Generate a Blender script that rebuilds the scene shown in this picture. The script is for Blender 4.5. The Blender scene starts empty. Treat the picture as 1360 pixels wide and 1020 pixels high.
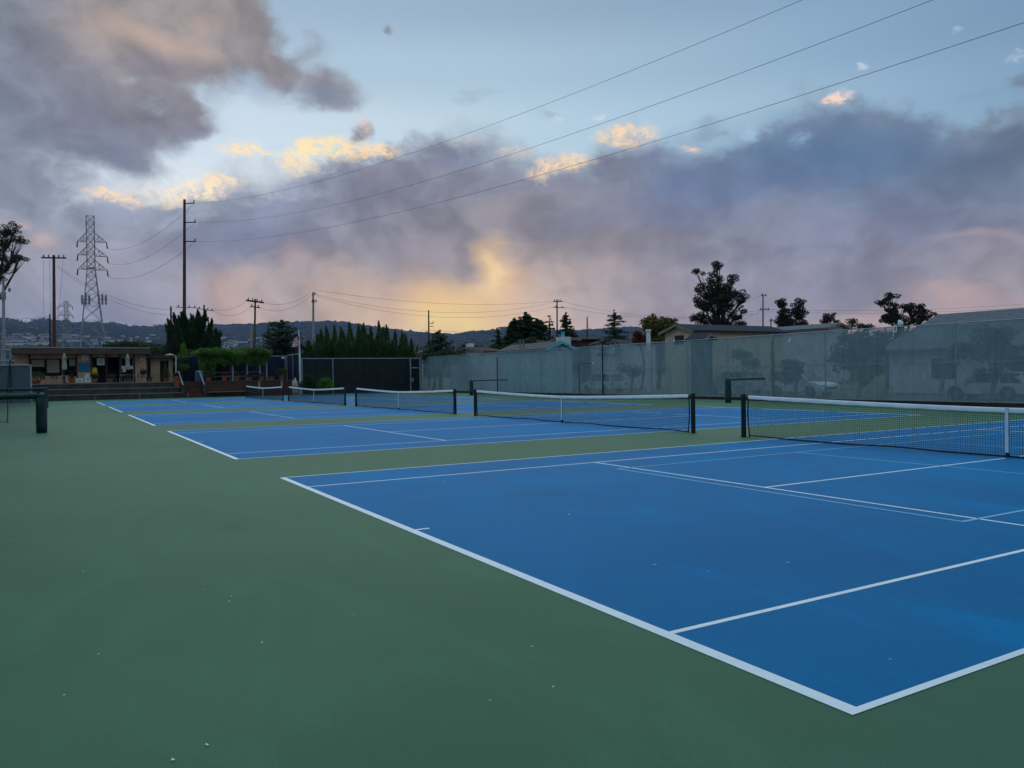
import bpy, bmesh, math, random
import numpy as np
from mathutils import Vector, Matrix
random.seed(7); rng = np.random.default_rng(11)
SC = bpy.context.scene
COL = SC.collection
R = math.radians

# ------------------------------------------------------------------ camera
CAM = Vector((-3.3225, -2.4623, 1.6724)); YAW, PITCH, ROLL, FPX = 0.53035, -0.011691, -0.015337, 1051.28
_F = Vector((math.sin(YAW)*math.cos(PITCH), math.cos(YAW)*math.cos(PITCH), math.sin(PITCH)))
_R = Vector((math.cos(YAW), -math.sin(YAW), 0)); _U = _R.cross(_F)
_R2 = _R*math.cos(ROLL)+_U*math.sin(ROLL); _U2 = -_R*math.sin(ROLL)+_U*math.cos(ROLL)
cd = bpy.data.cameras.new("camera"); cam = bpy.data.objects.new("camera", cd); COL.objects.link(cam)
cam.matrix_world = Matrix(((_R2.x, _U2.x, -_F.x, CAM.x), (_R2.y, _U2.y, -_F.y, CAM.y), (_R2.z, _U2.z, -_F.z, CAM.z), (0, 0, 0, 1)))
cd.sensor_fit = 'HORIZONTAL'; cd.sensor_width = 36; cd.lens = 36*FPX/1360; cd.clip_start = 0.05; cd.clip_end = 20000
SC.camera = cam
# surveying helpers: a sight line of the survey photograph, cut at a known plane of the site
def ray(u, v): return _F + _R2*((u-680)/FPX) - _U2*((v-510)/FPX)
def atY(u, v, Y): d = ray(u, v); return CAM + d*((Y-CAM.y)/d.y)
def atX(u, v, X): d = ray(u, v); return CAM + d*((X-CAM.x)/d.x)
def atD(u, v, D): d = ray(u, v); return CAM + d*D          # D = depth in metres along the view axis
def azel(u, v): d = ray(u, v); return math.degrees(math.atan2(d.x, d.y)), math.degrees(math.atan2(d.z, math.hypot(d.x, d.y)))
def pix(az, el):
    a, e = R(az), R(el); d = Vector((math.sin(a)*math.cos(e), math.cos(a)*math.cos(e), math.sin(e))); z = max(d.dot(_F), .05)
    return 680+FPX*d.dot(_R2)/z, 510-FPX*d.dot(_U2)/z

# ------------------------------------------------------------------ colour management
SC.view_settings.view_transform = 'Standard'; SC.view_settings.look = 'None'
SC.view_settings.exposure = 0.0; SC.view_settings.gamma = 1.0; SC.view_settings.use_curve_mapping = False
SC.render.engine = 'CYCLES'
SC.cycles.max_bounces = 6; SC.cycles.transparent_max_bounces = 24; SC.cycles.volume_bounces = 0
SC.cycles.use_denoising = True
SC.cycles.caustics_reflective = False; SC.cycles.caustics_refractive = False

def lin(c): return tuple(((x/255)/12.92 if x <= 10 else ((x/255+.055)/1.055)**2.4) for x in c[:3])+(1.0,)

# ------------------------------------------------------------------ world: evening sky
class NT:
    def __init__(s, tree): s.t = tree; s.n = tree.nodes; s.l = tree.links
    def node(s, typ, **kw):
        n = s.n.new(typ)
        for k, v in kw.items(): setattr(n, k, v)
        return n
    def put(s, sock, v):
        if isinstance(v, bpy.types.NodeSocket): s.l.new(v, sock)
        else: sock.default_value = v
    def math(s, op, a, b=0.0, c=None, clamp=False):
        n = s.node('ShaderNodeMath', operation=op, use_clamp=clamp); s.put(n.inputs[0], a); s.put(n.inputs[1], b)
        if c is not None: s.put(n.inputs[2], c)
        return n.outputs[0]
    def vec(s, op, a, b=(0, 0, 0), scale=None):
        n = s.node('ShaderNodeVectorMath', operation=op); s.put(n.inputs[0], a)
        if op not in ('LENGTH', 'NORMALIZE', 'SCALE'): s.put(n.inputs[1], b)
        if scale is not None: s.put(n.inputs[3], scale)
        return n.outputs[1] if op in ('LENGTH', 'DOT_PRODUCT', 'DISTANCE') else n.outputs[0]
    def rng(s, x, a, b, c=0.0, d=1.0, smooth=True):
        n = s.node('ShaderNodeMapRange', interpolation_type='SMOOTHSTEP' if smooth else 'LINEAR')
        s.put(n.inputs[0], x); 
        for i, v in enumerate((a, b, c, d)): s.put(n.inputs[i+1], v)
        return n.outputs[0]
    def mix(s, f, a, b, blend='MIX'):
        n = s.node('ShaderNodeMix', data_type='RGBA', blend_type=blend); s.put(n.inputs[0], f)
        s.put(n.inputs[6], a); s.put(n.inputs[7], b); return n.outputs[2]
    def noise(s, vec, scale, detail=5, rough=.55, dist=0.0, color=False):
        n = s.node('ShaderNodeTexNoise'); s.put(n.inputs['Vector'], vec); n.inputs['Scale'].default_value = scale
        n.inputs['Detail'].default_value = detail; n.inputs['Roughness'].default_value = rough; n.inputs['Distortion'].default_value = dist
        return n.outputs['Color'] if color else n.outputs['Fac']
    def ramp(s, f, stops, interp='LINEAR'):
        n = s.node('ShaderNodeValToRGB'); cr = n.color_ramp; cr.interpolation = interp; s.put(n.inputs[0], f)
        while len(cr.elements) < len(stops): cr.elements.new(0.5)
        for e, (p, c) in zip(cr.elements, stops): e.position = p
        for e, (p, c) in zip(cr.elements, stops): e.color = c
        return n.outputs[0]

SUN_AZ, SUN_EL, ZEN = 26.0, 14.0, 2.2
W = bpy.data.worlds.new("World"); SC.world = W; W.use_nodes = True
W.node_tree.nodes.clear(); w = NT(W.node_tree)
tc = w.node('ShaderNodeTexCoord').outputs['Generated']
sep = w.node('ShaderNodeSeparateXYZ'); w.l.new(tc, sep.inputs[0])
azr = w.math('ARCTAN2', sep.outputs[0], sep.outputs[1]); elr = w.math('ARCSINE', sep.outputs[2])
az = w.math('MULTIPLY', azr, 57.29578); el = w.math('MULTIPLY', elr, 57.29578)
cmb = w.node('ShaderNodeCombineXYZ'); w.l.new(az, cmb.inputs[0]); w.l.new(el, cmb.inputs[1]); P0 = cmb.outputs[0]
P0s = w.vec('MULTIPLY', P0, (0.55, 1.0, 1.0))         # clouds are wider than high
def warp(p, scale, amp, detail, rough=.6):
    c = w.noise(P0s, scale, detail, rough, color=True)
    return w.vec('ADD', p, w.vec('MULTIPLY', w.vec('SUBTRACT', c, (.5, .5, .5)), (amp*1.3, amp, 0)))
PW = warp(warp(P0, .13, 7.0, 2, .5), .5, 1.8, 3, .5)          # strongly warped: cloud bodies
PE = warp(warp(P0, .3, 3.2, 2, .5), 1.1, 1.0, 4, .6)  # edges
PF = warp(P0, 1.5, 1.4, 4, .65)                         # small puffs
PREV = []      # keeps the shader's evaluation in sequence, so its stack stays small
def blob(p, u, v, ru, rv, rot=0, soft=0.0):
    if PREV:
        q = w.node('ShaderNodeVectorMath', operation='MULTIPLY_ADD'); w.l.new(PREV[0], q.inputs[0]); q.inputs[1].default_value = (1e-9,)*3; w.l.new(p, q.inputs[2]); p = q.outputs[0]
    a, e = azel(u, v)
    a2, _ = azel(u+5, v); _, e2 = azel(u, v-5)
    m = w.node('ShaderNodeMapping', vector_type='TEXTURE'); w.l.new(p, m.inputs[0])
    m.inputs[1].default_value = (a, e, 0); m.inputs[2].default_value = (0, 0, R(rot)); m.inputs[3].default_value = (ru*(a2-a)/5, rv*(e2-e)/5, 1)
    L = w.vec('LENGTH', m.outputs[0]); return w.rng(L, 1.0, soft, 0.0, 1.0)

TU = [-150, 0, 170, 340, 510, 680, 850, 1020, 1190, 1360, 1550]
TV = [0, 80, 160, 230, 290, 340, 390, 430, 480]
TBL = [
 [(110,120,145)]*2+[(172,156,150),(150,140,145),(135,140,155),(130,140,160),(120,135,160),(115,135,160),(110,130,155),(100,120,145),(100,120,145)],
 [(115,125,155)]*2+[(160,147,148),(140,130,135),(130,135,150),(130,140,158),(120,135,160),(110,130,160),(102,124,152),(95,115,142),(95,115,142)],
 [(115,125,152)]*2+[(120,118,138),(122,120,138),(125,130,152),(125,132,155),(115,130,160),(100,122,156),(94,116,150),(88,108,138),(88,108,138)],
 [(120,135,165)]*2+[(122,134,162),(122,134,168),(126,126,150),(125,126,150),(110,120,155),(92,113,155),(88,112,150),(92,110,145),(92,110,145)],
 [(135,145,170)]*2+[(140,148,178),(122,130,165),(135,130,150),(146,136,146),(128,130,152),(103,120,160),(98,115,155),(108,116,148),(108,116,148)],
 [(165,160,172)]*2+[(150,150,175),(140,136,158),(148,138,150),(172,150,146),(148,138,154),(135,132,155),(125,125,155),(142,132,146),(142,132,146)],
 [(152,150,172)]*2+[(145,146,175),(188,165,156),(178,155,148),(215,178,142),(165,146,150),(142,136,160),(148,138,155),(162,144,148),(162,144,148)],
 [(135,140,170)]*2+[(140,140,170),(196,166,152),(215,178,140),(232,188,138),(185,154,146),(168,147,154),(172,150,154),(188,162,155),(188,162,155)],
 [(130,132,160)]*2+[(150,142,160),(198,165,146),(235,190,130),(235,188,134),(205,165,145),(198,162,150),(198,162,150),(198,166,154),(198,166,154)]]
CLR = [
 [(128,155,185)]*3+[(146,174,200),(142,170,196),(136,165,190),(130,160,187),(122,155,184),(115,150,180),(108,142,174),(108,142,174)],
 [(150,178,202)]*3+[(160,188,212),(156,186,208),(152,183,206),(145,177,202),(136,170,197),(125,161,190),(116,152,182),(116,152,182)],
 [(186,210,228)]*3+[(188,212,230),(180,206,224),(170,200,219),(160,192,214),(150,183,208),(138,172,200),(125,160,188),(125,160,188)],
 [(202,220,234)]*3+[(206,224,236),(194,216,230),(178,206,223),(164,197,220),(154,187,211),(140,175,202),(130,165,192),(130,165,192)]]
def table(T, vs, u, v):
    j = max(0, min(len(vs)-2, max([k for k in range(len(vs)) if vs[k] <= v], default=0)))
    i = max(0, min(len(TU)-2, max([k for k in range(len(TU)) if TU[k] <= u], default=0)))
    fu = min(1, max(0, (u-TU[i])/(TU[i+1]-TU[i]))); fv = min(1, max(0, (v-vs[j])/(vs[j+1]-vs[j])))
    A = [np.array(lin(T[b][a])) for b, a in ((j, i), (j, i+1), (j+1, i), (j+1, i+1))]
    return tuple(float(x) for x in (A[0]*(1-fu)+A[1]*fu)*(1-fv)+(A[2]*(1-fu)+A[3]*fu)*fv)
A0, A1 = -14.0, 74.0
def grid(p, T, vs, els):
    sp = w.node('ShaderNodeSeparateXYZ'); w.l.new(p, sp.inputs[0])
    f = w.rng(sp.outputs[0], A0, A1, smooth=False); e = sp.outputs[1]; out = None
    for k, ee in enumerate(els):
        st = [(i/20, table(T, vs, *pix(A0+(A1-A0)*i/20, ee))) for i in range(21)]
        r = w.ramp(f, st)
        out = r if out is None else w.mix(w.rng(e, els[k-1], ee), out, r)
    return out
cloud = grid(PW, TBL, TV, [0, 2, 4, 6, 8.5, 11, 14, 17.5, 22])
clear = w.mix(1.0, grid(P0, CLR, [0, 80, 160, 230], [13, 17, 21, 25]), (1.13, 1.04, .99, 1), 'MULTIPLY')
# inner structure of the cloud
n1 = w.noise(PW, .28, 4, .5); n2 = w.noise(PE, .7, 5, .58)
shade = w.math('ADD', w.rng(n1, .3, .7, .80, 1.18), w.rng(n2, .3, .7, -.055, .055))
cloud = w.mix(1.0, cloud, w.node('ShaderNodeCombineColor').outputs[0], 'MULTIPLY')
_cc = [n for n in w.n if n.bl_idname == 'ShaderNodeCombineColor'][0]
for i in range(3): w.l.new(shade, _cc.inputs[i])
_hs = w.node('ShaderNodeHueSaturation'); _hs.inputs['Saturation'].default_value = .70; w.l.new(cloud, _hs.inputs['Color']); cloud = w.mix(1.0, _hs.outputs[0], (.92, .93, .90, 1), 'MULTIPLY')
# upper edge of the long bank of cloud
EDGE = [(-200,200),(-60,230),(0,252),(60,268),(120,262),(180,268),(230,264),(290,250),(335,236),(380,222),(440,212),(500,206),(540,190),(580,180),(620,188),(660,196),(700,216),(740,222),(775,212),(805,196),(840,186),(870,190),(905,206),(950,204),(985,180),(1020,160),(1060,140),(1110,132),(1160,134),(1210,142),(1250,162),(1280,160),(1320,140),(1380,128),(1600,120)]
ea = [(azel(u, v)) for u, v in EDGE]; ea = [((a-A0)/(A1-A0), e) for a, e in ea]
ea = [x for x in ea if 0 <= x[0] <= 1][:32]
sp = w.node('ShaderNodeSeparateXYZ'); w.l.new(PE, sp.inputs[0])
er = w.ramp(w.rng(sp.outputs[0], A0, A1, smooth=False), [(a, (e/30, e/30, e/30, 1)) for a, e in ea])
dist = w.math('SUBTRACT', w.math('MULTIPLY', er, 30.0), sp.outputs[1])
soft = w.rng(w.noise(P0s, .22, 2), .4, .6, .8, 2.4)
nse = w.math('MULTIPLY', w.math('SUBTRACT', w.noise(PF, .8, 5, .6), .5), 2.0)
bank = w.rng(w.math('DIVIDE', w.math('ADD', dist, nse), soft), -.9, 1.0)
# the big cloud upper left and its wisps
big = 0.0
for (u, v, ru, rv, rot, s) in [(20,80,330,260,0,1.3),(190,30,250,170,0,1.3),(300,40,130,110,0,1.05),(110,150,190,130,-15,1.2),(225,150,95,85,0,.95),(-20,250,240,130,0,1.0),(150,190,130,90,-20,.95),
                               (370,85,100,55,-15,.8),(430,118,85,55,0,.8),(520,40,18,16,0,.55),(420,60,60,60,0,.35),(1350,118,50,25,0,.6),(1310,215,200,60,0,.8),(640,130,60,14,5,.38),(740,150,40,14,0,.3),(480,180,22,32,0,.7),(945,165,55,22,0,.4)]:
    b = w.math('MULTIPLY', blob(PE, u, v, ru, rv, rot), s); big = b if isinstance(big, float) else w.math('MAXIMUM', big, b); PREV[:] = [big]
bigm = w.rng(w.math('ADD', big, w.math('MULTIPLY', w.math('SUBTRACT', w.noise(PE, .45, 5, .58), .5), .62)), .12, .72)
mask = w.math('MAXIMUM', bank, bigm)
sky = w.mix(mask, clear, cloud)
PREV[:] = [sky]
# pools of warm light inside the bank, then the lit puffs along its edge
for (u, v, ru, rv, rot, s, c) in [(590,422,190,70,0,.62,(244,196,142)),(588,412,100,66,-20,.85,(255,212,134)),(575,425,50,34,0,.6,(255,222,130)),(604,436,85,22,0,.85,(255,222,140)),(655,370,50,72,0,.8,(252,210,148)),(658,360,16,30,0,.6,(255,226,160)),(690,380,60,60,0,.35,(236,192,145)),
                                  (470,400,90,45,0,.35,(222,180,140)),(385,340,50,28,-20,.4,(205,170,160)),(315,400,90,60,0,.45,(225,182,155)),(55,322,40,24,0,.55,(215,185,172)),(15,285,30,16,0,.5,(205,180,170)),
                                  (215,40,95,34,-12,.5,(205,176,156)),(130,45,70,60,20,.3,(180,160,150)),(255,40,60,25,25,.35,(190,160,140)),(215,95,60,40,10,.4,(108,104,126)),(120,165,110,50,0,.35,(108,108,132)),(160,200,60,30,0,.4,(106,110,136)),(425,122,40,22,0,.5,(108,126,150)),(345,110,60,30,-20,.4,(135,145,165)),
                                  (860,292,150,52,0,.55,(104,113,143)),(310,322,130,46,0,.5,(108,115,142)),(150,370,80,40,0,.6,(166,160,170)),(820,345,50,44,0,.3,(190,166,160)),(1150,290,60,20,-8,.3,(145,138,160)),(1290,330,90,16,-12,.45,(178,155,155)),(1260,388,60,16,0,.5,(205,172,155)),(1170,428,280,26,0,.6,(208,172,154)),                                  (1120,205,300,80,0,.75,(82,112,145)),(900,240,110,44,0,.45,(92,112,142)),(1000,262,180,40,0,.4,(88,110,148)),(600,205,70,24,0,.4,(112,116,146)),(560,350,70,40,0,.35,(140,128,142)),(880,255,90,30,10,.3,(100,115,156))]:
    if s > 0: sky = w.mix(w.math('MULTIPLY', blob(PW if ru > 72 else PE, u, v, ru, rv, rot), s), sky, lin(c)); PREV[:] = [sky]
tex = w.rng(w.noise(PF, 1.5, 6, .7), .38, .58, .2, 1.0)
for (u, v, ru, rv, rot, s, c) in [(328,199,40,11,0,.95,(255,226,178)),(402,203,34,20,25,1,(255,230,178)),(445,196,52,17,-4,1,(255,228,165)),(478,200,28,12,0,.8,(252,214,170)),(504,201,26,11,0,.9,(255,220,165)),(484,170,13,20,10,.5,(225,198,178)),(395,222,30,14,0,.7,(250,222,180)),
                                  (152,260,42,10,-10,.95,(255,222,178)),(190,250,34,12,0,.5,(240,225,210)),(258,254,62,17,14,.95,(255,232,195)),(298,240,30,10,0,.9,(255,226,180)),(222,236,14,7,0,.6,(228,230,232)),
                                  (832,180,44,16,0,.9,(250,215,170)),(757,216,32,13,0,.9,(250,212,165)),(722,226,26,15,20,.85,(250,215,172)),(682,202,24,10,0,.6,(222,200,185)),(622,188,22,9,0,.5,(205,195,195)),(1112,130,26,9,8,.9,(250,214,188)),(917,199,12,8,0,.8,(245,205,180)),
                                  (797,156,10,6,0,.6,(215,222,230)),(743,158,7,8,0,.5,(205,220,232)),(1141,91,9,5,0,.6,(205,215,225)),(1270,42,7,5,0,.5,(190,205,220)),(1345,75,14,6,0,.5,(180,196,212)),
                                  (998,178,12,14,0,.5,(165,200,222)),(1062,184,16,14,0,.45,(150,185,210)),(208,143,20,14,0,.35,(160,175,192))]:
    sky = w.mix(w.math('MULTIPLY', w.math('MULTIPLY', blob(PF, u, v, ru*1.3, rv*1.3, rot, .25), s), tex), sky, lin(c)); PREV[:] = [sky]
# the rest of the sky: broken evening cloud over the clear air of the physical sky, sun just above the hills
nis = w.node('ShaderNodeTexSky', sky_type='NISHITA'); nis.sun_disc = False; nis.sun_elevation = R(SUN_EL); nis.sun_rotation = R(SUN_AZ); nis.air_density = 1.2; nis.dust_density = 2.0
nish = w.vec('SCALE', nis.outputs[0], scale=0.10)
gen = w.rng(w.noise(P0s, .09, 5, .6), .40, .62, 0, .85)
zen = w.mix(gen, w.mix(.5, lin((148,190,214)), nish), lin((152,172,186)))
zen = w.vec('SCALE', zen, scale=w.rng(el, 20, 50, 1.0, ZEN))
low = w.mix(w.rng(el, 0, 22), lin((165,150,158)), lin((118,132,160)))
rest = w.mix(w.rng(el, 12, 30), low, zen)
outside = w.math('MAXIMUM', w.rng(el, 25.5, 31), w.math('MAXIMUM', w.rng(az, 64.5, 72), w.math('MAXIMUM', w.rng(az, -4, -11), w.rng(el, -.5, -2.5))))
bg = w.node('ShaderNodeBackground'); w.put(bg.inputs[0], sky); bg.inputs[1].default_value = 1.14
bg2 = w.node('ShaderNodeBackground'); w.put(bg2.inputs[0], rest); bg2.inputs[1].default_value = 1.0
bm = w.node('ShaderNodeMixShader'); w.l.new(outside, bm.inputs[0]); w.l.new(bg.outputs[0], bm.inputs[1]); w.l.new(bg2.outputs[0], bm.inputs[2])
wo = w.node('ShaderNodeOutputWorld'); w.l.new(bm.outputs[0], wo.inputs[0])
SC.cycles.adaptive_threshold = 0.015
W.cycles.sampling_method = 'MANUAL'; W.cycles.sample_map_resolution = 512

sl = bpy.data.lights.new("sun", 'SUN'); sun = bpy.data.objects.new("sun", sl); COL.objects.link(sun)
sl.energy = 0.5; sl.angle = R(70); sl.color = (1, .78, .55)
sun.rotation_euler = Vector((math.sin(R(SUN_AZ))*math.cos(R(SUN_EL)), math.cos(R(SUN_AZ))*math.cos(R(SUN_EL)), math.sin(R(SUN_EL)))).to_track_quat('Z', 'Y').to_euler()

# ================================================================== mesh helpers
def base_of(p):
    v = Vector((0, 0, 0))
    while p: v += p.location; p = p.parent
    return v
class MB:
    def __init__(s): s.v = []; s.f = []; s.m = []
    def add(s, vs, fs, mi=0):
        o = len(s.v); s.v += [tuple(p) for p in vs]; s.f += [tuple(i+o for i in f) for f in fs]; s.m += [mi]*len(fs); return s
    def box(s, x0, x1, y0, y1, z0, z1, mi=0):
        return s.add([(x0,y0,z0),(x1,y0,z0),(x1,y1,z0),(x0,y1,z0),(x0,y0,z1),(x1,y0,z1),(x1,y1,z1),(x0,y1,z1)],
                     [(0,3,2,1),(4,5,6,7),(0,1,5,4),(1,2,6,5),(2,3,7,6),(3,0,4,7)], mi)
    def tube(s, pts, r, n=8, mi=0, caps=True):
        pts = [Vector(p) for p in pts]; rs = r if isinstance(r, (list, tuple)) else [r]*len(pts); o = len(s.v); k = len(pts)
        for i, p in enumerate(pts):
            d = (pts[min(i+1, k-1)]-pts[max(i-1, 0)]).normalized()
            a = d.cross(Vector((0, 0, 1))) if abs(d.z) < .95 else d.cross(Vector((0, 1, 0)))
            a.normalize(); b = d.cross(a)
            for j in range(n):
                t = 2*math.pi*j/n; s.v.append(tuple(p+(a*math.cos(t)+b*math.sin(t))*rs[i]))
        for i in range(k-1):
            for j in range(n): s.f.append((o+i*n+j, o+i*n+(j+1) % n, o+(i+1)*n+(j+1) % n, o+(i+1)*n+j)); s.m.append(mi)
        if caps: s.f.append(tuple(o+j for j in range(n))[::-1]); s.f.append(tuple(o+(k-1)*n+j for j in range(n))); s.m += [mi, mi]
        return s
    def lathe(s, c, prof, n=16, mi=0):
        o = len(s.v); c = Vector(c)
        for r, z in prof:
            for j in range(n): t = 2*math.pi*j/n; s.v.append((c.x+r*math.cos(t), c.y+r*math.sin(t), c.z+z))
        for i in range(len(prof)-1):
            for j in range(n): s.f.append((o+i*n+j, o+i*n+(j+1) % n, o+(i+1)*n+(j+1) % n, o+(i+1)*n+j)); s.m.append(mi)
        s.f.append(tuple(o+j for j in range(n))[::-1]); s.f.append(tuple(o+(len(prof)-1)*n+j for j in range(n))); s.m += [mi, mi]
        return s
    def prism(s, poly, axis, a, b, mi=0):   # poly of 2-D points, extruded along axis from a to b
        def p3(q, t): return {'x': (t, q[0], q[1]), 'y': (q[0], t, q[1]), 'z': (q[0], q[1], t)}[axis]
        n = len(poly); return s.add([p3(q, a) for q in poly]+[p3(q, b) for q in poly],
              [tuple(range(n))[::-1], tuple(range(n, 2*n))]+[(i, (i+1) % n, n+(i+1) % n, n+i) for i in range(n)], mi)
    def build(s, name, mat, parent=None, smooth=False, bevel=0):
        me = bpy.data.meshes.new(name); off = base_of(parent)
        me.from_pydata([(x-off.x, y-off.y, z-off.z) for x, y, z in s.v], [], s.f)
        for m_ in (mat if isinstance(mat, (list, tuple)) else [mat]): me.materials.append(m_)
        if any(s.m): me.polygons.foreach_set('material_index', s.m)
        if smooth: me.polygons.foreach_set('use_smooth', [True]*len(me.polygons))
        me.update()
        bm = bmesh.new(); bm.from_mesh(me); bmesh.ops.recalc_face_normals(bm, faces=bm.faces)
        if bevel: bmesh.ops.bevel(bm, geom=bm.edges[:], offset=bevel, segments=2, affect='EDGES', clamp_overlap=True)
        bm.to_mesh(me); bm.free()
        o = bpy.data.objects.new(name, me); COL.objects.link(o); o.parent = parent; return o
def fast(name, V, F, mat, parent=None):
    me = bpy.data.meshes.new(name); V = np.asarray(V, np.float32)
    if parent: V = V-np.array(base_of(parent), np.float32)
    F = np.asarray(F, np.int32); k = F.shape[1]
    me.vertices.add(len(V)); me.vertices.foreach_set('co', V.ravel()); me.loops.add(F.size); me.loops.foreach_set('vertex_index', F.ravel())
    me.polygons.add(len(F)); me.polygons.foreach_set('loop_start', np.arange(0, F.size, k, dtype=np.int32)); me.polygons.foreach_set('loop_total', np.full(len(F), k, np.int32))
    me.materials.append(mat); me.update(calc_edges=True); me.validate()
    o = bpy.data.objects.new(name, me); COL.objects.link(o); o.parent = parent; return o
def tag(o, label=None, cat=None, group=None, kind=None):
    for k, v in (('label', label), ('category', cat), ('group', group), ('kind', kind)):
        if v: o[k] = v
    return o
def thing(name, label, cat, loc=(0, 0, 0), group=None, rot=0):
    o = bpy.data.objects.new(name, None); COL.objects.link(o); o.location = loc; o.rotation_euler = (0, 0, rot); o.empty_display_size = .2
    return tag(o, label, cat, group)
def dup(root, loc, rot=0, label=None):
    def cp(o, par):
        c = o.copy(); COL.objects.link(c); c.parent = par
        for ch in [x for x in KIDS.get(o.name, [])]: cp(ch, c)
        return c
    KIDS = {}
    for x in bpy.data.objects:
        if x.parent: KIDS.setdefault(x.parent.name, []).append(x)
    c = cp(root, None); c.location = loc; c.rotation_euler = (0, 0, rot)
    if label: c['label'] = label
    return c

# ================================================================== materials
def mat(name, col, rough=.7, var=.2, scale=2.0, bump=0.0, bscale=20, metal=0, spec=.4, col2=None, fine=0.0):
    m = bpy.data.materials.new(name); m.use_nodes = True; g = NT(m.node_tree); b = g.n['Principled BSDF']
    tc = g.node('ShaderNodeTexCoord').outputs['Object']
    c1 = tuple(col)+(1,); c2 = tuple(col2)+(1,) if col2 else tuple(x*(1-var) for x in col)+(1,)
    f = g.rng(g.noise(tc, scale, 4, .6), .32, .68); c = g.mix(f, c1, c2)
    if fine: c = g.mix(g.rng(g.noise(tc, bscale*2, 2), .35, .65, 0, fine, smooth=False), c, tuple(x*.5 for x in col)+(1,))
    g.put(b.inputs['Base Color'], c); b.inputs['Roughness'].default_value = rough; b.inputs['Metallic'].default_value = metal; b.inputs['Specular IOR Level'].default_value = spec
    if bump:
        bp = g.node('ShaderNodeBump'); bp.inputs['Strength'].default_value = bump; bp.inputs['Distance'].default_value = .02
        g.l.new(g.noise(tc, bscale, 4), bp.inputs['Height']); g.l.new(bp.outputs[0], b.inputs['Normal'])
    return m
def foliage(name, col, col2, scale=.6, trans=.25):
    m = bpy.data.materials.new(name); m.use_nodes = True; g = NT(m.node_tree); b = g.n['Principled BSDF']; out = g.n['Material Output']
    geo = g.node('ShaderNodeNewGeometry'); tc = g.node('ShaderNodeTexCoord').outputs['Object']
    f = g.math('ADD', g.math('MULTIPLY', geo.outputs['Random Per Island'], .45), g.rng(g.noise(tc, scale, 3), .35, .65, 0, .55))
    c = g.mix(f, tuple(col)+(1,), tuple(col2)+(1,)); g.put(b.inputs['Base Color'], c); b.inputs['Roughness'].default_value = .65; b.inputs['Specular IOR Level'].default_value = .25
    t = g.node('ShaderNodeBsdfTranslucent'); g.put(t.inputs[0], c); mx = g.node('ShaderNodeMixShader'); mx.inputs[0].default_value = trans
    g.l.new(b.outputs[0], mx.inputs[1]); g.l.new(t.outputs[0], mx.inputs[2]); g.l.new(mx.outputs[0], out.inputs[0]); return m
def court_paint(name, col, worn, rough=.62, spec=.12):
    m = bpy.data.materials.new(name); m.use_nodes = True; g = NT(m.node_tree); b = g.n['Principled BSDF']
    tc = g.node('ShaderNodeTexCoord').outputs['Object']
    big = g.rng(g.noise(tc, .12, 5, .55, .6), .3, .72); mid = g.rng(g.noise(g.vec('MULTIPLY', tc, (1, .35, 1)), .9, 6, .65, 1.2), .45, .8)
    c = g.mix(g.math('MULTIPLY', big, 1.0), tuple(col)+(1,), tuple(worn)+(1,))
    c = g.mix(g.math('MULTIPLY', mid, .75), c, tuple(min(1, x*1.3+.004) for x in worn)+(1,))
    scuff = g.rng(g.noise(g.vec('MULTIPLY', tc, (1.0, 3.2, 1)), 2.6, 5, .7, 2.0), .62, .8)
    c = g.mix(g.math('MULTIPLY', scuff, .5), c, tuple(min(1, x*1.45+.012) for x in worn)+(1,))
    stain = g.rng(g.noise(tc, .45, 3, .5, .8), .60, .8); c = g.mix(g.math('MULTIPLY', stain, .42), c, tuple(x*.62 for x in col)+(1,))
    grain = g.noise(tc, 120, 3, .7); c = g.mix(g.rng(grain, .38, .66, 0, .5, smooth=False), c, tuple(x*.45 for x in col)+(1,))
    spk = g.rng(g.noise(tc, 60, 1, .5), .74, .80, 0, .5); c = g.mix(spk, c, tuple(min(1, x*1.6+.03) for x in worn)+(1,))
    g.put(b.inputs['Base Color'], c); b.inputs['Specular IOR Level'].default_value = spec
    g.put(b.inputs['Roughness'], g.rng(mid, 0, 1, rough, rough+.12))
    bp = g.node('ShaderNodeBump'); bp.inputs['Strength'].default_value = .35; bp.inputs['Distance'].default_value = .004
    g.l.new(g.noise(tc, 180, 3), bp.inputs['Height']); g.l.new(bp.outputs[0], b.inputs['Normal']); return m
def line_paint(name, col, under, amount=.3):
    m = bpy.data.materials.new(name); m.use_nodes = True; g = NT(m.node_tree); b = g.n['Principled BSDF']
    tc = g.node('ShaderNodeTexCoord').outputs['Object']
    f = g.math('MULTIPLY', g.rng(g.noise(tc, 7, 6, .75), .5, .8), amount)
    c = g.mix(f, tuple(col)+(1,), tuple(under)+(1,)); c = g.mix(g.rng(g.noise(tc, 1.1, 4), .4, .7, 0, .25), c, tuple(x*.7 for x in col)+(1,))
    g.put(b.inputs['Base Color'], c); b.inputs['Roughness'].default_value = .6; return m
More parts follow.
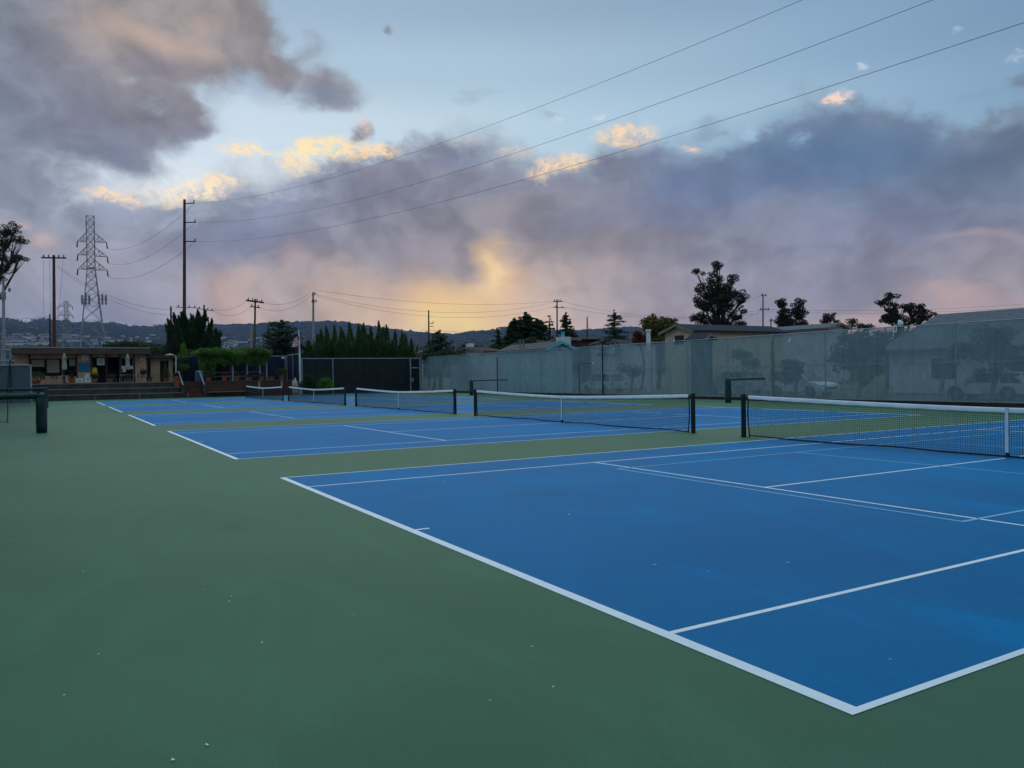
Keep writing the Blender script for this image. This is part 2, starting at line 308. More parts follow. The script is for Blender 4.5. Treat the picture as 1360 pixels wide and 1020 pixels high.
def screen_mat(name, col, see, panel=1.85, axis=1):
    m = bpy.data.materials.new(name); m.use_nodes = True; g = NT(m.node_tree); b = g.n['Principled BSDF']; out = g.n['Material Output']
    tc = g.node('ShaderNodeTexCoord').outputs['Object']; sp = g.node('ShaderNodeSeparateXYZ'); g.l.new(tc, sp.inputs[0])
    cell = g.math('FLOOR', g.math('DIVIDE', sp.outputs[axis], panel)); wn = g.node('ShaderNodeTexWhiteNoise', noise_dimensions='1D'); g.l.new(cell, wn.inputs['W'])
    fr = g.math('FRACT', g.math('DIVIDE', sp.outputs[axis], panel)); seam = g.math('LESS_THAN', fr, .025)
    st = g.noise(g.vec('MULTIPLY', tc, (1, 1, .5)), 1.6, 5, .6, .3); dirt = g.rng(st, .3, .75)
    c = g.mix(dirt, tuple(col)+(1,), tuple(min(1, x*1.22+.01) for x in col)+(1,))
    c = g.mix(g.math('MULTIPLY', wn.outputs[0], .15), c, tuple(x*.78 for x in col)+(1,)); c = g.mix(g.math('MULTIPLY', seam, .4), c, tuple(x*.4 for x in col)+(1,))
    mot = g.rng(g.noise(tc, 1.3, 6, .7), .42, .62, -.03, .03)
    g.put(b.inputs['Base Color'], c); b.inputs['Roughness'].default_value = .8; b.inputs['Specular IOR Level'].default_value = .2
    weave = g.noise(g.vec('MULTIPLY', tc, (1, 1, .12)), 16, 3, .7); c = g.mix(g.rng(weave, .35, .65, 0, .35), c, tuple(x*.7 for x in col)+(1,))
    bp = g.node('ShaderNodeBump'); bp.inputs['Strength'].default_value = .9; bp.inputs['Distance'].default_value = .12; g.l.new(g.noise(g.vec('MULTIPLY', tc, (1, 1, .6)), 1.1, 4, .55, .8), bp.inputs['Height']); g.l.new(bp.outputs[0], b.inputs['Normal']); g.put(b.inputs['Base Color'], c)
    tl = g.node('ShaderNodeBsdfTranslucent'); g.put(tl.inputs[0], c); m1 = g.node('ShaderNodeMixShader'); m1.inputs[0].default_value = .35; g.l.new(b.outputs[0], m1.inputs[1]); g.l.new(tl.outputs[0], m1.inputs[2])
    tr = g.node('ShaderNodeBsdfTransparent'); m2 = g.node('ShaderNodeMixShader'); g.put(m2.inputs[0], g.math('ADD', mot, see, clamp=True)); g.l.new(m1.outputs[0], m2.inputs[1]); g.l.new(tr.outputs[0], m2.inputs[2])
    g.l.new(m2.outputs[0], out.inputs[0]); return m
def glass_mat(name, tint=(.02, .025, .03), see=.5):
    m = bpy.data.materials.new(name); m.use_nodes = True; g = NT(m.node_tree); out = g.n['Material Output']; b = g.n['Principled BSDF']
    b.inputs['Base Color'].default_value = tint+(1,); b.inputs['Roughness'].default_value = .04; b.inputs['Specular IOR Level'].default_value = .8
    tr = g.node('ShaderNodeBsdfTransparent'); mx = g.node('ShaderNodeMixShader'); mx.inputs[0].default_value = see
    g.l.new(b.outputs[0], mx.inputs[1]); g.l.new(tr.outputs[0], mx.inputs[2]); g.l.new(mx.outputs[0], out.inputs[0]); return m

M = {}
M['apron'] = court_paint('green court paint', (.054, .152, .084), (.082, .192, .112))
M['blue'] = court_paint('blue court paint', (.0008, .155, .370), (.0025, .210, .46), spec=.05)
M['line'] = line_paint('white line paint', (.80, .86, .90), (.10, .30, .50), .35)
M['lightline'] = line_paint('light blue line paint', (.17, .46, .68), (.02, .2, .42), .4)
M['dirt'] = mat('dry ground', (.10, .095, .06), .95, .4, .5, .4, 6, col2=(.05, .07, .03))
M['asphalt'] = mat('asphalt', (.06, .062, .065), .85, .3, .4, .3, 60, fine=.3)
M['conc'] = mat('pale concrete', (.34, .33, .31), .85, .3, 1.5, .3, 30)
M['screenR'] = screen_mat('grey green windscreen', (.205, .305, .335), .30)
M['screenB'] = screen_mat('dark windscreen', (.026, .031, .035), .04, 2.4, 0)
M['screenBlue'] = screen_mat('navy windscreen', (.02, .035, .075), .05, 2.4, 0)
M['screenL'] = screen_mat('grey windscreen', (.10, .155, .18), .12, 2.1, 0)
M['galv'] = mat('galvanised steel', (.36, .38, .40), .5, .3, 3, metal=.5)
M['darkpipe'] = mat('dark pipe', (.02, .024, .026), .5, .4, 6)
M['netpost'] = mat('dark green post paint', (.016, .022, .018), .45, .5, 8)
M['pad'] = mat('green padding', (.008, .045, .045), .6, .35, 5, .5, 12)
M['kick'] = mat('weathered kick board', (.045, .034, .028), .9, .5, 2, .4, 10)
M['cord'] = mat('black net cord', (.012, .014, .018), .7, .3, 4)
M['band'] = mat('white headband', (.84, .86, .88), .7, .12, 4, .3, 30)
M['rust'] = mat('rusted steel pole', (.13, .045, .028), .8, .45, 1.2)
M['wood'] = mat('weathered pole wood', (.11, .075, .055), .9, .45, 1.5, .5, 8)
M['darkwood'] = mat('dark pole wood', (.035, .026, .024), .9, .4, 1.5)
M['steel'] = mat('grey steel', (.30, .32, .34), .55, .25, .8, metal=.35)
M['wire'] = mat('overhead wire', (.035, .035, .045), .6, .2, 1)
M['wall'] = mat('tan board wall', (.64, .37, .21), .85, .3, 1.2, .5, 6)
M['wall2'] = mat('plywood wall', (.46, .34, .2), .85, .25, 1.2, .3, 6)
M['fascia'] = mat('brown fascia', (.105, .062, .048), .8, .3, 1.2)
M['trim'] = mat('dark trim', (.06, .03, .03), .7, .3, 2)
M['capm'] = mat('pale roof edge', (.34, .33, .33), .6, .2, 2)
M['glass'] = glass_mat('dark window glass', see=.8)
M['inside'] = mat('dim room', (.05, .045, .04), .9, .4, 1)
M['reflection'] = mat('beige curtain', (.80, .68, .48), .9, .12, 3)  # tan of the window reflections, painted on sheets behind the glass
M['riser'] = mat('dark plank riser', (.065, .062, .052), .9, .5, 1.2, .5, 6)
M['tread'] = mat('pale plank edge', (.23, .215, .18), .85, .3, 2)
M['deck'] = mat('deck boards', (.12, .10, .085), .9, .35, 1.5)
M['terra'] = mat('terracotta', (.36, .085, .04), .8, .3, 6)
M['white'] = mat('white paint', (.72, .73, .72), .5, .12, 3)
M['boardblue'] = mat('blue board', (.015, .17, .33), .6, .15, 4)
M['canvas'] = mat('beige canvas', (.38, .34, .26), .9, .25, 8, .4, 20)
M['yellow'] = foliage('yellow blossom', (.75, .55, .03), (.5, .42, .04))
M['leafdark'] = foliage('dark evergreen', (.018, .042, .016), (.038, .072, .024))
M['leafcyp'] = foliage('cypress green', (.028, .066, .016), (.066, .135, .028))
M['leafcedar'] = foliage('grey green cedar', (.030, .058, .030), (.062, .10, .055))
M['leafeuc'] = foliage('eucalyptus leaf', (.014, .022, .012), (.035, .045, .022))
M['leafmid'] = foliage('mid green leaf', (.025, .050, .016), (.055, .085, .025))
M['leafvine'] = foliage('vine leaf', (.055, .13, .016), (.13, .245, .034))
M['leafolive'] = foliage('olive autumn leaf', (.085, .098, .02), (.18, .16, .03))
M['leafred'] = foliage('red autumn leaf', (.16, .02, .015), (.09, .03, .015))
M['leafbrown'] = foliage('brown olive leaf', (.05, .035, .016), (.08, .06, .02))
M['hedge'] = foliage('hedge leaf', (.04, .065, .022), (.085, .12, .045))
M['bark'] = mat('bark', (.07, .055, .042), .95, .4, 2, .6, 10)
M['palebark'] = mat('pale bark', (.20, .17, .13), .9, .4, 1.5, .4, 8)
M['tyre'] = mat('tyre rubber', (.02, .02, .02), .8, .2, 5)
M['rim'] = mat('alloy rim', (.5, .5, .5), .35, .1, 5, metal=.7)
M['carglass'] = mat('car glass', (.02, .025, .03), .08, .2, 3, spec=.8)
M['lampglass'] = mat('head lamp', (.7, .7, .68), .15, .1, 3, spec=.8)
for nm, c in (('white car', (.62, .63, .64)), ('silver car', (.36, .37, .38)), ('dark car', (.05, .055, .06)), ('grey car', (.17, .18, .20))): M[nm] = mat(nm+' paint', c, .3, .04, 2, spec=.6)
M['shingle'] = mat('grey shingles', (.17, .18, .20), .9, .3, 3, .6, 25, fine=.4, spec=.08)
M['shingled'] = mat('dark slate shingles', (.045, .05, .065), .9, .3, 3, .6, 25, fine=.4, spec=.08)
M['roofbrown'] = mat('brown roof', (.09, .06, .052), .9, .3, 2, .4, 20, spec=.08)
M['roofgrey'] = mat('warm grey roof', (.14, .125, .12), .9, .3, 2, .4, 20, spec=.08)
M['yellowwall'] = mat('cream stucco', (.62, .50, .32), .9, .12, 1.5, .3, 20)
M['bluewall'] = mat('pale blue stucco', (.40, .55, .62), .9, .12, 1.5, .3, 20)
M['whitewall'] = mat('white stucco', (.60, .62, .64), .9, .15, 1.5, .3, 20)
M['turq'] = mat('turquoise paint', (.05, .48, .55), .6, .15, 4)
M['darkopen'] = mat('dark opening', (.012, .012, .015), .5, .2, 3)
M['leaflitter'] = mat('pale dry leaf', (.80, .80, .72), .8, .2, 30)
def brick_mat(name, c1, c2, mortar, sc=1.0):
    m = bpy.data.materials.new(name); m.use_nodes = True; g = NT(m.node_tree); b = g.n['Principled BSDF']
    tc = g.node('ShaderNodeTexCoord').outputs['Object']; sp = g.node('ShaderNodeSeparateXYZ'); g.l.new(tc, sp.inputs[0]); cb = g.node('ShaderNodeCombineXYZ'); g.l.new(sp.outputs[0], cb.inputs[0]); g.l.new(sp.outputs[2], cb.inputs[1])
    t = g.node('ShaderNodeTexBrick'); g.l.new(cb.outputs[0], t.inputs['Vector']); t.inputs['Color1'].default_value = c1+(1,); t.inputs['Color2'].default_value = c2+(1,); t.inputs['Mortar'].default_value = mortar+(1,)
    t.inputs['Scale'].default_value = sc; t.inputs['Brick Width'].default_value = .22; t.inputs['Row Height'].default_value = .5; t.inputs['Mortar Size'].default_value = .02
    c = g.mix(g.rng(g.noise(tc, 1.5, 4), .35, .7, 0, .5), t.outputs[0], tuple(x*.5 for x in c1)+(1,)); g.put(b.inputs['Base Color'], c); b.inputs['Roughness'].default_value = .9; return m
M['redwood'] = brick_mat('red timber posts', (.115, .035, .022), (.07, .024, .018), (.02, .012, .01))

# ================================================================== ground and courts
XL, XF, YN, YB = -6.6, 31.2, -14.0, 75.6
def sheet(name, x0, x1, y0, y1, z, mt, parent=None):
    return MB().add([(x0, y0, z), (x1, y0, z), (x1, y1, z), (x0, y1, z)], [(0, 1, 2, 3)]).build(name, mt, parent)
tag(sheet('ground', -6400, 6400, -6400, 6400, -.03, M['dirt']), kind='structure')
tag(sheet('court_apron', XL-1.2, XF+.35, YN, YB+1.0, 0, M['apron']), kind='structure')
tag(sheet('road', XF+3.2, XF+14.0, -40, 140, -.022, M['asphalt']), kind='structure')
tag(MB().box(XF+2.95, XF+3.2, -40, 140, -.03, .10).build('kerb', M['conc']), kind='structure')
tag(sheet('pavement', XF+1.0, XF+2.95, -40, 140, -.012, M['conc']), kind='structure')
CY = [0.0, 14.62, 29.28, 43.99, 58.39]; CW, CL, NX = 10.97, 23.77, 11.885
for y in CY: tag(sheet('tennis_court', 0, CL, y, y+CW, .002, M['blue']), kind='structure')
def stripe(mb, x0, x1, y0, y1, z=.004): mb.add([(x0, y0, z), (x1, y0, z), (x1, y1, z), (x0, y1, z)], [(0, 1, 2, 3)])
for k, y in enumerate(CY):
    mb = MB(); b, l = .095, .05
    for x0, x1 in ((0, b), (CL-b, CL)): stripe(mb, x0, x1, y, y+CW)
    for yy in (y, y+CW-l): stripe(mb, b, CL-b, yy, yy+l)
    for yy in (y+1.37, y+CW-1.37-l): stripe(mb, b, CL-b, yy, yy+l)
    for xx in (NX-6.4, NX+6.4-l): stripe(mb, xx, xx+l, y+1.37+l, y+CW-1.37-l)
    for xa, xb in ((NX-6.4+l, NX-.08), (NX+.08, NX+6.4-l)): stripe(mb, xa, xb, y+CW/2-l/2, y+CW/2+l/2)
    stripe(mb, b, b+.16, y+CW/2-l/2, y+CW/2+l/2); stripe(mb, CL-b-.16, CL-b, y+CW/2-l/2, y+CW/2+l/2)
    tag(mb.build('court_lines', M['line']), kind='structure')
mb = MB(); yA, yZ, l, z = 2.44, 8.53, .05, .006       # practice court marked inside the nearest court
for s in (-1, 1):
    xe, xk = NX+s*6.7, NX+s*2.13
    x0, x1 = min(xe, xk), max(xe, xk)
    stripe(mb, min(xe, xe-s*l), max(xe, xe-s*l), yA, yZ, z); stripe(mb, min(xk, xk-s*l), max(xk, xk-s*l), yA+l, yZ-l, z)
    xi, xo = (min(xe-s*l, NX), max(xe-s*l, NX))
    for yy in (yA, yZ-l):
        stripe(mb, xi if s < 0 else NX+.001, NX-.001 if s < 0 else xo, yy, yy+l, z)
tag(mb.build('practice_court_lines', M['lightline']), kind='structure')

# ------------------------------------------------------------------ nets
def make_net(label):
    t = thing('tennis_net', label, 'tennis net', (NX, CY[0]+CW/2, 0), 'nets across the row of courts'); c = CY[0]+CW/2; H = CW/2+.914
    for s in (-1, 1):
        y = c+s*H; mb = MB().box(NX-.045, NX+.045, y-.045, y+.045, 0, 1.07); mb.box(NX-.052, NX+.052, y-.052, y+.052, 1.07, 1.092)
        mb.box(NX-.07, NX+.07, y-.07, y+.07, 0, .012); p = mb.build('post', M['netpost'], t, bevel=.004)
    def top(y): return .914+(1.05-.914)*min(1, abs(y-c)/(H-.05))**1.35
    e = H-.17; n = 60; V = []; F = []
    ys = [c-e+2*e*i/n for i in range(n+1)]
    # headband: two folded sides of canvas over the cable
    for y in ys:
        z = top(y); w_ = .012+.004*math.sin(y*7); V += [(NX-w_, y, z-.075+.003*math.sin(y*9)), (NX-.014, y, z), (NX, y, z+.012), (NX+.014, y, z), (NX+w_, y, z-.075)]
    for i in range(n):
        for j in range(4): a = i*5+j; F.append((a, a+1, a+6, a+5))
    fast('headband', V, F, M['band'], t)
    mb = MB()
    for s in (-1, 1):
        mb.tube([(NX, c+s*e, top(c+s*e)-.03), (NX, c+s*(H-.04), 1.05)], .008, 5)
        mb.tube([(NX, c+s*(e-.0), top(c+s*e)-.02)]+[(NX, c+s*(e+.03*math.sin(k*.8)), 1.0-k*.2) for k in range(6)], .017, 6)
        mb.tube([(NX+.01, c+s*(H-.05), .55), (NX+.01, c+s*(e), .5)], .004, 4)
    bot = [(NX+.01*math.sin(y*1.3), y, .028+.022*max(0, math.sin(y*1.7+1))) for y in ys]; mb.tube(bot, .018, 6)
    mb.build('edge_tape', M['cord'], t)
    # square mesh of cords, built as crossed strips
    V = []; F = []; step = .047; r = .0030
    def strip(a, b):
        a = Vector(a); b = Vector(b); d = (b-a).normalized(); u_ = d.cross(Vector((1, 0, 0))).normalized()*r; x_ = Vector((r, 0, 0)); o = len(V)
        for p in (a, b): V.extend([tuple(p+u_), tuple(p+x_), tuple(p-u_), tuple(p-x_)])
        for j in range(4): F.append((o+j, o+(j+1) % 4, o+4+(j+1) % 4, o+4+j))
    k = int(2*e/step)
    for i in range(k+1):
        y = c-e+2*e*i/k; strip((NX, y, .04), (NX+.004*math.sin(i), y, top(y)-.07))
    rows = 21
    for j in range(rows):
        f = j/(rows-1)
        for i in range(0, 40):
            y0, y1 = c-e+2*e*i/40, c-e+2*e*(i+1)/40
            strip((NX, y0, .045+(top(y0)-.12)*f), (NX, y1, .045+(top(y1)-.12)*f))
            if j == rows-2: strip((NX, y0, .060+(top(y0)-.12)*f), (NX, y1, .060+(top(y1)-.12)*f))
    fast('mesh', V, F, M['cord'], t)
    mb = MB(); mb.box(NX-.024, NX-.018, c-.03, c+.03, .10, .925); mb.box(NX+.018, NX+.024, c-.03, c+.03, .10, .925); mb.box(NX-.0175, NX+.0175, c-.03, c+.03, .926, .932)
    st = mb.build('centre_strap', M['band'], t); MB().box(NX-.03, NX+.03, c-.022, c+.022, .012, .10).build('strap_clip', M['netpost'], st)
    return t
NL = ['tennis net nearest the camera, cut off by the right edge of the picture', 'second net from the camera, the wide one with both posts showing beside the widest gap', 'third net from the camera, left of the long second net',
      'fourth net from the camera, in front of the dark fence and shrubs', 'farthest and smallest net, in front of the red timber planter wall']
net0 = make_net(NL[0])
for k in range(1, 5): dup(net0, (NX, CY[k]+CW/2, 0), 0, NL[k])
# ------------------------------------------------------------------ pale litter on the paint
lit = [(110,760),(131,870),(85,925),(307,793),(272,784),(275,991),(230,1011),(348,855),(707,860),(870,751),(651,932),(1182,877),(545,985) if 0 else (735,914),(196,731),(305,800),(402,676) if 0 else (470,818),(756,684),(962,697),(1046,748),(650,668),(590,640),(940,760)]
for i, (u, v) in enumerate(lit):
    d = ray(u, v); p = CAM+d*(-CAM.z/d.z); z0 = .008
    a = rng.uniform(0, 6.28); L = rng.uniform(.008, .017)*(1+.5*(v < 760)); wd = L*rng.uniform(.25, .5)
    mb = MB(); pts = []
    for j in range(9):
        t_ = 2*math.pi*j/9; x = math.cos(t_)*L; y = math.sin(t_)*wd*(1+.3*math.sin(3*t_+i)); pts.append((p.x+x*math.cos(a)-y*math.sin(a), p.y+x*math.sin(a)+y*math.cos(a), z0+.0025*(x/L)**2))
    mb.add([(p.x, p.y, z0+.0005)]+pts, [(0, j+1, (j+1) % 9+1) for j in range(9)])
    big = i in (0, 1, 8)
    tag(mb.build('fallen_leaf', M['leaflitter']), 'tiny pale dry leaf lying on the painted court surface', 'leaf', 'pale dry leaves scattered over the court')

# ================================================================== fences round the courts
def fence_right():
    t = thing('court_fence', 'tall fence covered in see-through grey green windscreen along the right side of the courts', 'fence', (XF, 40, 0))
    y0, y1, h = -6.0, YB-.1, 3.62
    # windscreen as slightly billowing cloth, one piece per stretch between the front posts
    cuts = [y0, 27.85, 43.2, 58.6, y1]
    for a, b in zip(cuts[:-1], cuts[1:]):
        n = int((b-a)/.35); V = []; F = []; zs = [.19, .9, 1.7, 2.5, 3.1, h-.03]
        for i in range(n+1):
            y = a+.02+(b-a-.04)*i/n
            for j, z in enumerate(zs):
                bil = .035*math.sin(y*1.7+z)*math.sin(math.pi*min(1, z/3.6))+rng.uniform(-.012, .012)
                zz = z + (.02*math.sin(y*2.1)+rng.uniform(-.012, .012) if j in (0, 5) else 0)
                V.append((XF-.06+bil, y, zz))
        k = len(zs)
        for i in range(n):
            for j in range(k-1): F.append((i*k+j, (i+1)*k+j, (i+1)*k+j+1, i*k+j+1))
        fast('windscreen', V, F, M['screenR'], t)
    y = y0
    Y = []
    while y < y1: Y.append(y); y += 3.4
    for i, y in enumerate(Y):
        MB().tube([(XF+.12, y, 0), (XF+.12, y, h+.05)], .035, 8).build('post', M['galv'], t)
        if i % 3 == 1: MB().tube([(XF+.16, y, 2.0), (XF+.16, y-1.6, .08)], .02, 6).build('brace', M['galv'], t)
    for y, m_, r, top in ((27.85, 'galv', .055, h), (43.2, 'darkpipe', .05, h+.08), (58.6, 'darkpipe', .05, 3.2), (y1, 'galv', .06, h+.05)):
        MB().tube([(XF-.20, y, 0), (XF-.20, y, top)], r, 8).build('post', M[m_], t)
    MB().tube([(XF+.02, y0, h+.03), (XF+.02, y1, h+.03)], .03, 6).build('top_rail', M['galv'], t)
    MB().tube([(XF+.12, y0, 1.92), (XF+.12, y1, 1.92)], .025, 6).build('middle_rail', M['galv'], t)
    MB().box(XF-.03, XF+.02, y0, y1, 0, .17).build('kick_board', M['kick'], t)
    g = MB().tube([(XF-.22, 46.0, .02), (XF-.26, 46.1, 2.3), (XF-.28, 45.9, 2.45), (XF-.24, 44.3, 2.42)], .028, 6).build('gate_frame', M['darkpipe'], t)
    MB().box(XF-.30, XF-.20, 44.2, 44.36, 2.36, 2.48).build('latch', M['white'], g)
    # torn corners that show as small pale flaps
    for u, v, s in ((633, 470, .25), (1049, 452, .3), (896, 452, .2)):
        p = atX(u, v, XF-.12); MB().add([(p.x, p.y-s*.3, p.z+s*.5), (p.x-.02, p.y+s*.25, p.z+s*.1), (p.x-.05, p.y+s*.1, p.z-s*.5), (p.x-.02, p.y-s*.1, p.z)], [(0, 1, 2, 3)]).build('torn_flap', M['white'], t)
fence_right()
def fence_plain(name, label, p, q, h=3.6):
    p, q = Vector(p), Vector(q); t = thing(name, label, 'fence', (p+q)/2); d = q-p; n = int(d.length/3.2); w_ = Vector((-d.y, d.x, 0)).normalized()*.012
    MB().add([tuple(a+s*w_+Vector((0, 0, z))) for z in (.06, h) for a, s in ((p, 1), (q, 1), (q, -1), (p, -1))], [(0,1,2,3),(4,7,6,5),(0,4,5,1),(1,5,6,2),(2,6,7,3),(3,7,4,0)]).build('windscreen', M['screenB'], t)
    for i in range(n+1): a = p+d*i/n-w_*8; MB().tube([(a.x, a.y, 0), (a.x, a.y, h+.05)], .04, 6).build('post', M['galv'], t)
    MB().tube([(p.x, p.y, h+.04), (q.x, q.y, h+.04)], .03, 6).build('top_rail', M['galv'], t)
fence_plain('court_fence', 'dark windscreen fence along the left side of the courts', (XL-.2, -6.6, 0), (XL-.2, 66, 0))
fence_plain('court_fence', 'dark windscreen fence closing the near end of the courts', (XF-.3, -6.8, 0), (XL-.1, -6.8, 0))
def fence_back():
    X0, X1 = atY(401, 500, YB).x, XF-.15; xg0, xg1 = atY(545, 500, YB).x, atY(559, 500, YB).x; h = 3.55
    t = thing('back_fence', 'dark windscreen fence with a narrow gate behind the far court', 'fence', ((X0+X1)/2, YB, 0))
    xm = atY(442, 500, YB).x
    for a, b, hh in ((X0, xm-.05, h-.08), (xm+.05, xg0-.1, h)):
        MB().box(a, b, YB-.015, YB+.015, .05, hh).build('windscreen', M['screenB'], t)
    for x in (X0, xm, xg0, xg1): MB().tube([(x, YB-.08, 0), (x, YB-.08, h+.06)], .05 if x < xg0-1 else .07, 8).build('post', M['galv'], t)
    for a, b in ((X0, xm), (xm, xg1)): MB().tube([(a, YB-.02, h+.04), (b, YB-.02, h+.04)], .04, 6).build('top_rail', M['capm'], t)
    g = MB().box(xg0+.1, xg1-.1, YB-.01, YB+.01, .1, 2.5).box(xg0+.1, xg1-.1, YB-.01, YB+.01, 2.62, h-.02).build('gate', M['screenB'], t)
    MB().tube([(xg0+.08, YB-.06, 2.56), (xg1-.08, YB-.06, 2.56)], .06, 6).build('gate_frame', M['galv'], g)
    MB().box(xg0+.12, xg0+.3, YB-.16, YB-.05, 1.1, 1.5).build('latch', M['galv'], g)
fence_back()
def low_divider(x, y, xf, label, padrail, name='padded_divider', link=True):
    t = thing(name, label, 'divider fence', (x, y, 0), 'low padded divider fences between the courts'); s = 1 if xf > x else -1
    mb = MB(); mb.tube([(x, y, 0), (x, y, .3), (x+.006, y, .8), (x, y, 1.16), (x+s*.015, y, 1.24), (x+s*.06, y, 1.28)], [.155, .165, .16, .168, .15, .07], 14); mb.build('post_pad', M['pad'], t, smooth=True)
    if padrail:
        mb = MB(); n = 14; mb.tube([(x+s*(.10+(abs(xf-x)-.2)*i/n), y, 1.22+.012*math.sin(i*2.1)) for i in range(n+1)], [.10+.008*math.sin(i*1.7) for i in range(n+1)], 10); mb.build('rail_pad', M['pad'], t, smooth=True)
    else: MB().tube([(x+s*.1, y, 1.21), (x+s*.5, y, 1.24), (xf-s*.25, y, 1.25), (xf-s*.1, y, 1.22)], .045, 8).build('rail', M['darkpipe'], t, smooth=True)
    if link:
        V = []; F = []; a, b = min(x, xf), max(x, xf); zt = 1.16; st = .058; rr = .0016; n = int((b-a+zt)/st)
        for k in range(n):
            for sg in (1, -1):
                c0 = a-zt+k*st if sg > 0 else a+k*st
                p = [(c0, 0.03), (c0+zt, zt+.03)] if sg > 0 else [(c0, .03), (c0-zt, zt+.03)]
                (xa, za), (xb, zb) = p
                def clip(xa, za, xb, zb):
                    t0, t1 = 0, 1; dx = xb-xa
                    for lo in (a, b):
                        tt = (lo-xa)/dx
                        if (lo == a) == (dx > 0): t0 = max(t0, tt)
                        else: t1 = min(t1, tt)
                    return t0, t1
                t0, t1 = clip(xa, za, xb, zb)
                if t1-t0 < .02: continue
                A = (xa+(xb-xa)*t0, za+(zb-za)*t0); B = (xa+(xb-xa)*t1, za+(zb-za)*t1); o = len(V)
                for q in (A, B): V += [(q[0]-rr, y+sg*.002, q[1]+rr), (q[0]+rr, y+sg*.002-.002, q[1]+rr), (q[0]+rr, y+sg*.002, q[1]-rr), (q[0]-rr, y+sg*.002+.002, q[1]-rr)]
                for j in range(4): F.append((o+j, o+(j+1) % 4, o+4+(j+1) % 4, o+4+j))
        fast('chain_link', V, F, M['steel'], t)
low_divider(-3.52, 27.75, XL-.2, 'low padded green divider fence nearest the camera at the left edge', True)
low_divider(-3.47, 56.6, XL-.2, 'low padded green divider just behind the nearest one at the left edge', True)
low_divider(atY(967, 520, 28.2).x, 28.2, XF-.25, 'low padded pipe divider against the right fence behind the gap between two nets', False, link=False)
low_divider(atY(626, 515, 56.6).x, 56.6, XF-.25, 'distant low padded pipe divider against the right fence, left of the other one', False, link=False)
t = thing('bent_rod', 'thin dark rod standing beside the padded divider at the left edge', 'pole', atD(10, 553, 33))
a_, b_, c_, d_ = atD(14, 478, 33), atD(10.5, 515, 33), atD(10, 553.5, 33), atD(-9, 555, 33)
a_.z = 2.62; c_.z = .03; d_.z = .03; MB().tube([a_, (a_+b_)/2+Vector((-.02, 0, 0)), b_, c_, d_], .022, 6).build('rod', M['darkpipe'], t)
MB().box(c_.x-.06, c_.x+.06, c_.y-.06, c_.y+.06, 0, .02).build('foot', M['darkpipe'], t)
# fence piece with grey windscreen at the left back
def panel_left():
    Y = 70.5; xr = atY(41, 500, Y).x; xl = XL-2.2; h = atY(20, 485.5, Y).z
    t = thing('windscreen_fence', 'grey windscreen fence panel with a pale frame in front of the clubhouse', 'fence panel', ((xl+xr)/2, Y, 0))
    MB().box(xl, xr, Y-.012, Y+.012, .05, h).build('windscreen', M['screenL'], t)
    for x in (xl, xr): MB().tube([(x, Y-.06, 0), (x, Y-.06, h+.04)], .065, 8).build('post', M['capm'], t)
    MB().tube([(xl, Y-.05, h+.03), (xr, Y-.05, h+.03)], .055, 6).build('top_rail', M['capm'], t)
    MB().tube([(atY(14, 500, Y).x, Y-.09, 0), (atY(14, 500, Y).x, Y-.09, h)], .05, 6).build('post', M['darkpipe'], t)
panel_left()
t = thing('pipe_frame', 'pale ladder-like pipe frame standing left of the clubhouse', 'frame', atY(8, 505, 74.5))
for u in (2, 6, 14):
    p = atY(u, 463, 74.5); MB().tube([(p.x, 74.5, 0), (p.x, 74.5, p.z)], .05, 6).build('upright', M['steel'], t)
for u0, u1, v in ((1, 15, 465), (-4, 19, 479)):
    a, b = atY(u0, v, 74.5), atY(u1, v, 74.5); MB().tube([(a.x, 74.44, a.z), (b.x, 74.44, b.z)], .06, 6).build('rung', M['steel'], t)

# ================================================================== terrace, steps and planters
YT, ZT = 76.7, 1.5
XA, XS0, XS1, XE = -9.5, atY(242, 515, YT).x, atY(274, 515, YT).x, atY(388, 510, YT).x
t = thing('seating_terrace', 'three long dark plank seating steps with pale edges below the clubhouse', 'terrace', (0, YT, 0))
for k in range(3):
    y = YT+.75*k; y2 = YT+2.25 if k == 2 else YT+.75*(k+1)
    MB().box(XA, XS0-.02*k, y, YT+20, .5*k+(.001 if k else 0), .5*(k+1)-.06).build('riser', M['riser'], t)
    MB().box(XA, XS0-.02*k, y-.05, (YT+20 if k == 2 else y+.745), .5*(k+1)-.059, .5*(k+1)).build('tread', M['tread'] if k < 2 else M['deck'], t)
MB().box(XA, XS0-.05, YT+1.43, YT+1.447, 1.43, 1.512).build('edge_board', M['tread'], t)
for x in (.2, 3.8, 7.9):
    MB().box(x, x+.07, YT-.07, YT-.052, 0, .5).build('edge_board', M['tread'], t)
t = thing('timber_steps', 'red timber steps with leaning handrails between the terrace and the planter wall', 'steps', ((XS0+XS1)/2, YT, 0))
for k in range(5): MB().box(XS0+.25, XS1-.25, YT+.3*k, YT+20-.003*k, .3*k+(.001 if k else 0), .3*(k+1)-.0).build('step', M['redwood'], t)
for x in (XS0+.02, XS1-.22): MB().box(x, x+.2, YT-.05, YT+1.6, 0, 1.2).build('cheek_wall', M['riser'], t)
for x in (XS0+.12, XS1-.12): MB().tube([(x, YT+.2, 1.15), (x-.25, YT+1.3, 2.45)], .075, 6).build('handrail', M['capm'], t)
t = thing('planter_wall', 'red brown timber retaining wall with a bench ledge under the row of pots', 'retaining wall', ((XS1+XE)/2, YT, 0))
MB().box(XS1, XE, YT, YT+19.9, 0, ZT-.05).build('wall', M['redwood'], t)
MB().box(XS1, XE+.06, YT-.06, YT+19.88, ZT-.049, ZT).build('cap', M['deck'], t)
xb = atY(333, 520, YT).x; MB().box(XS1+.1, xb, YT-.35, YT-.003, .44, .50).build('ledge', M['tread'], t)
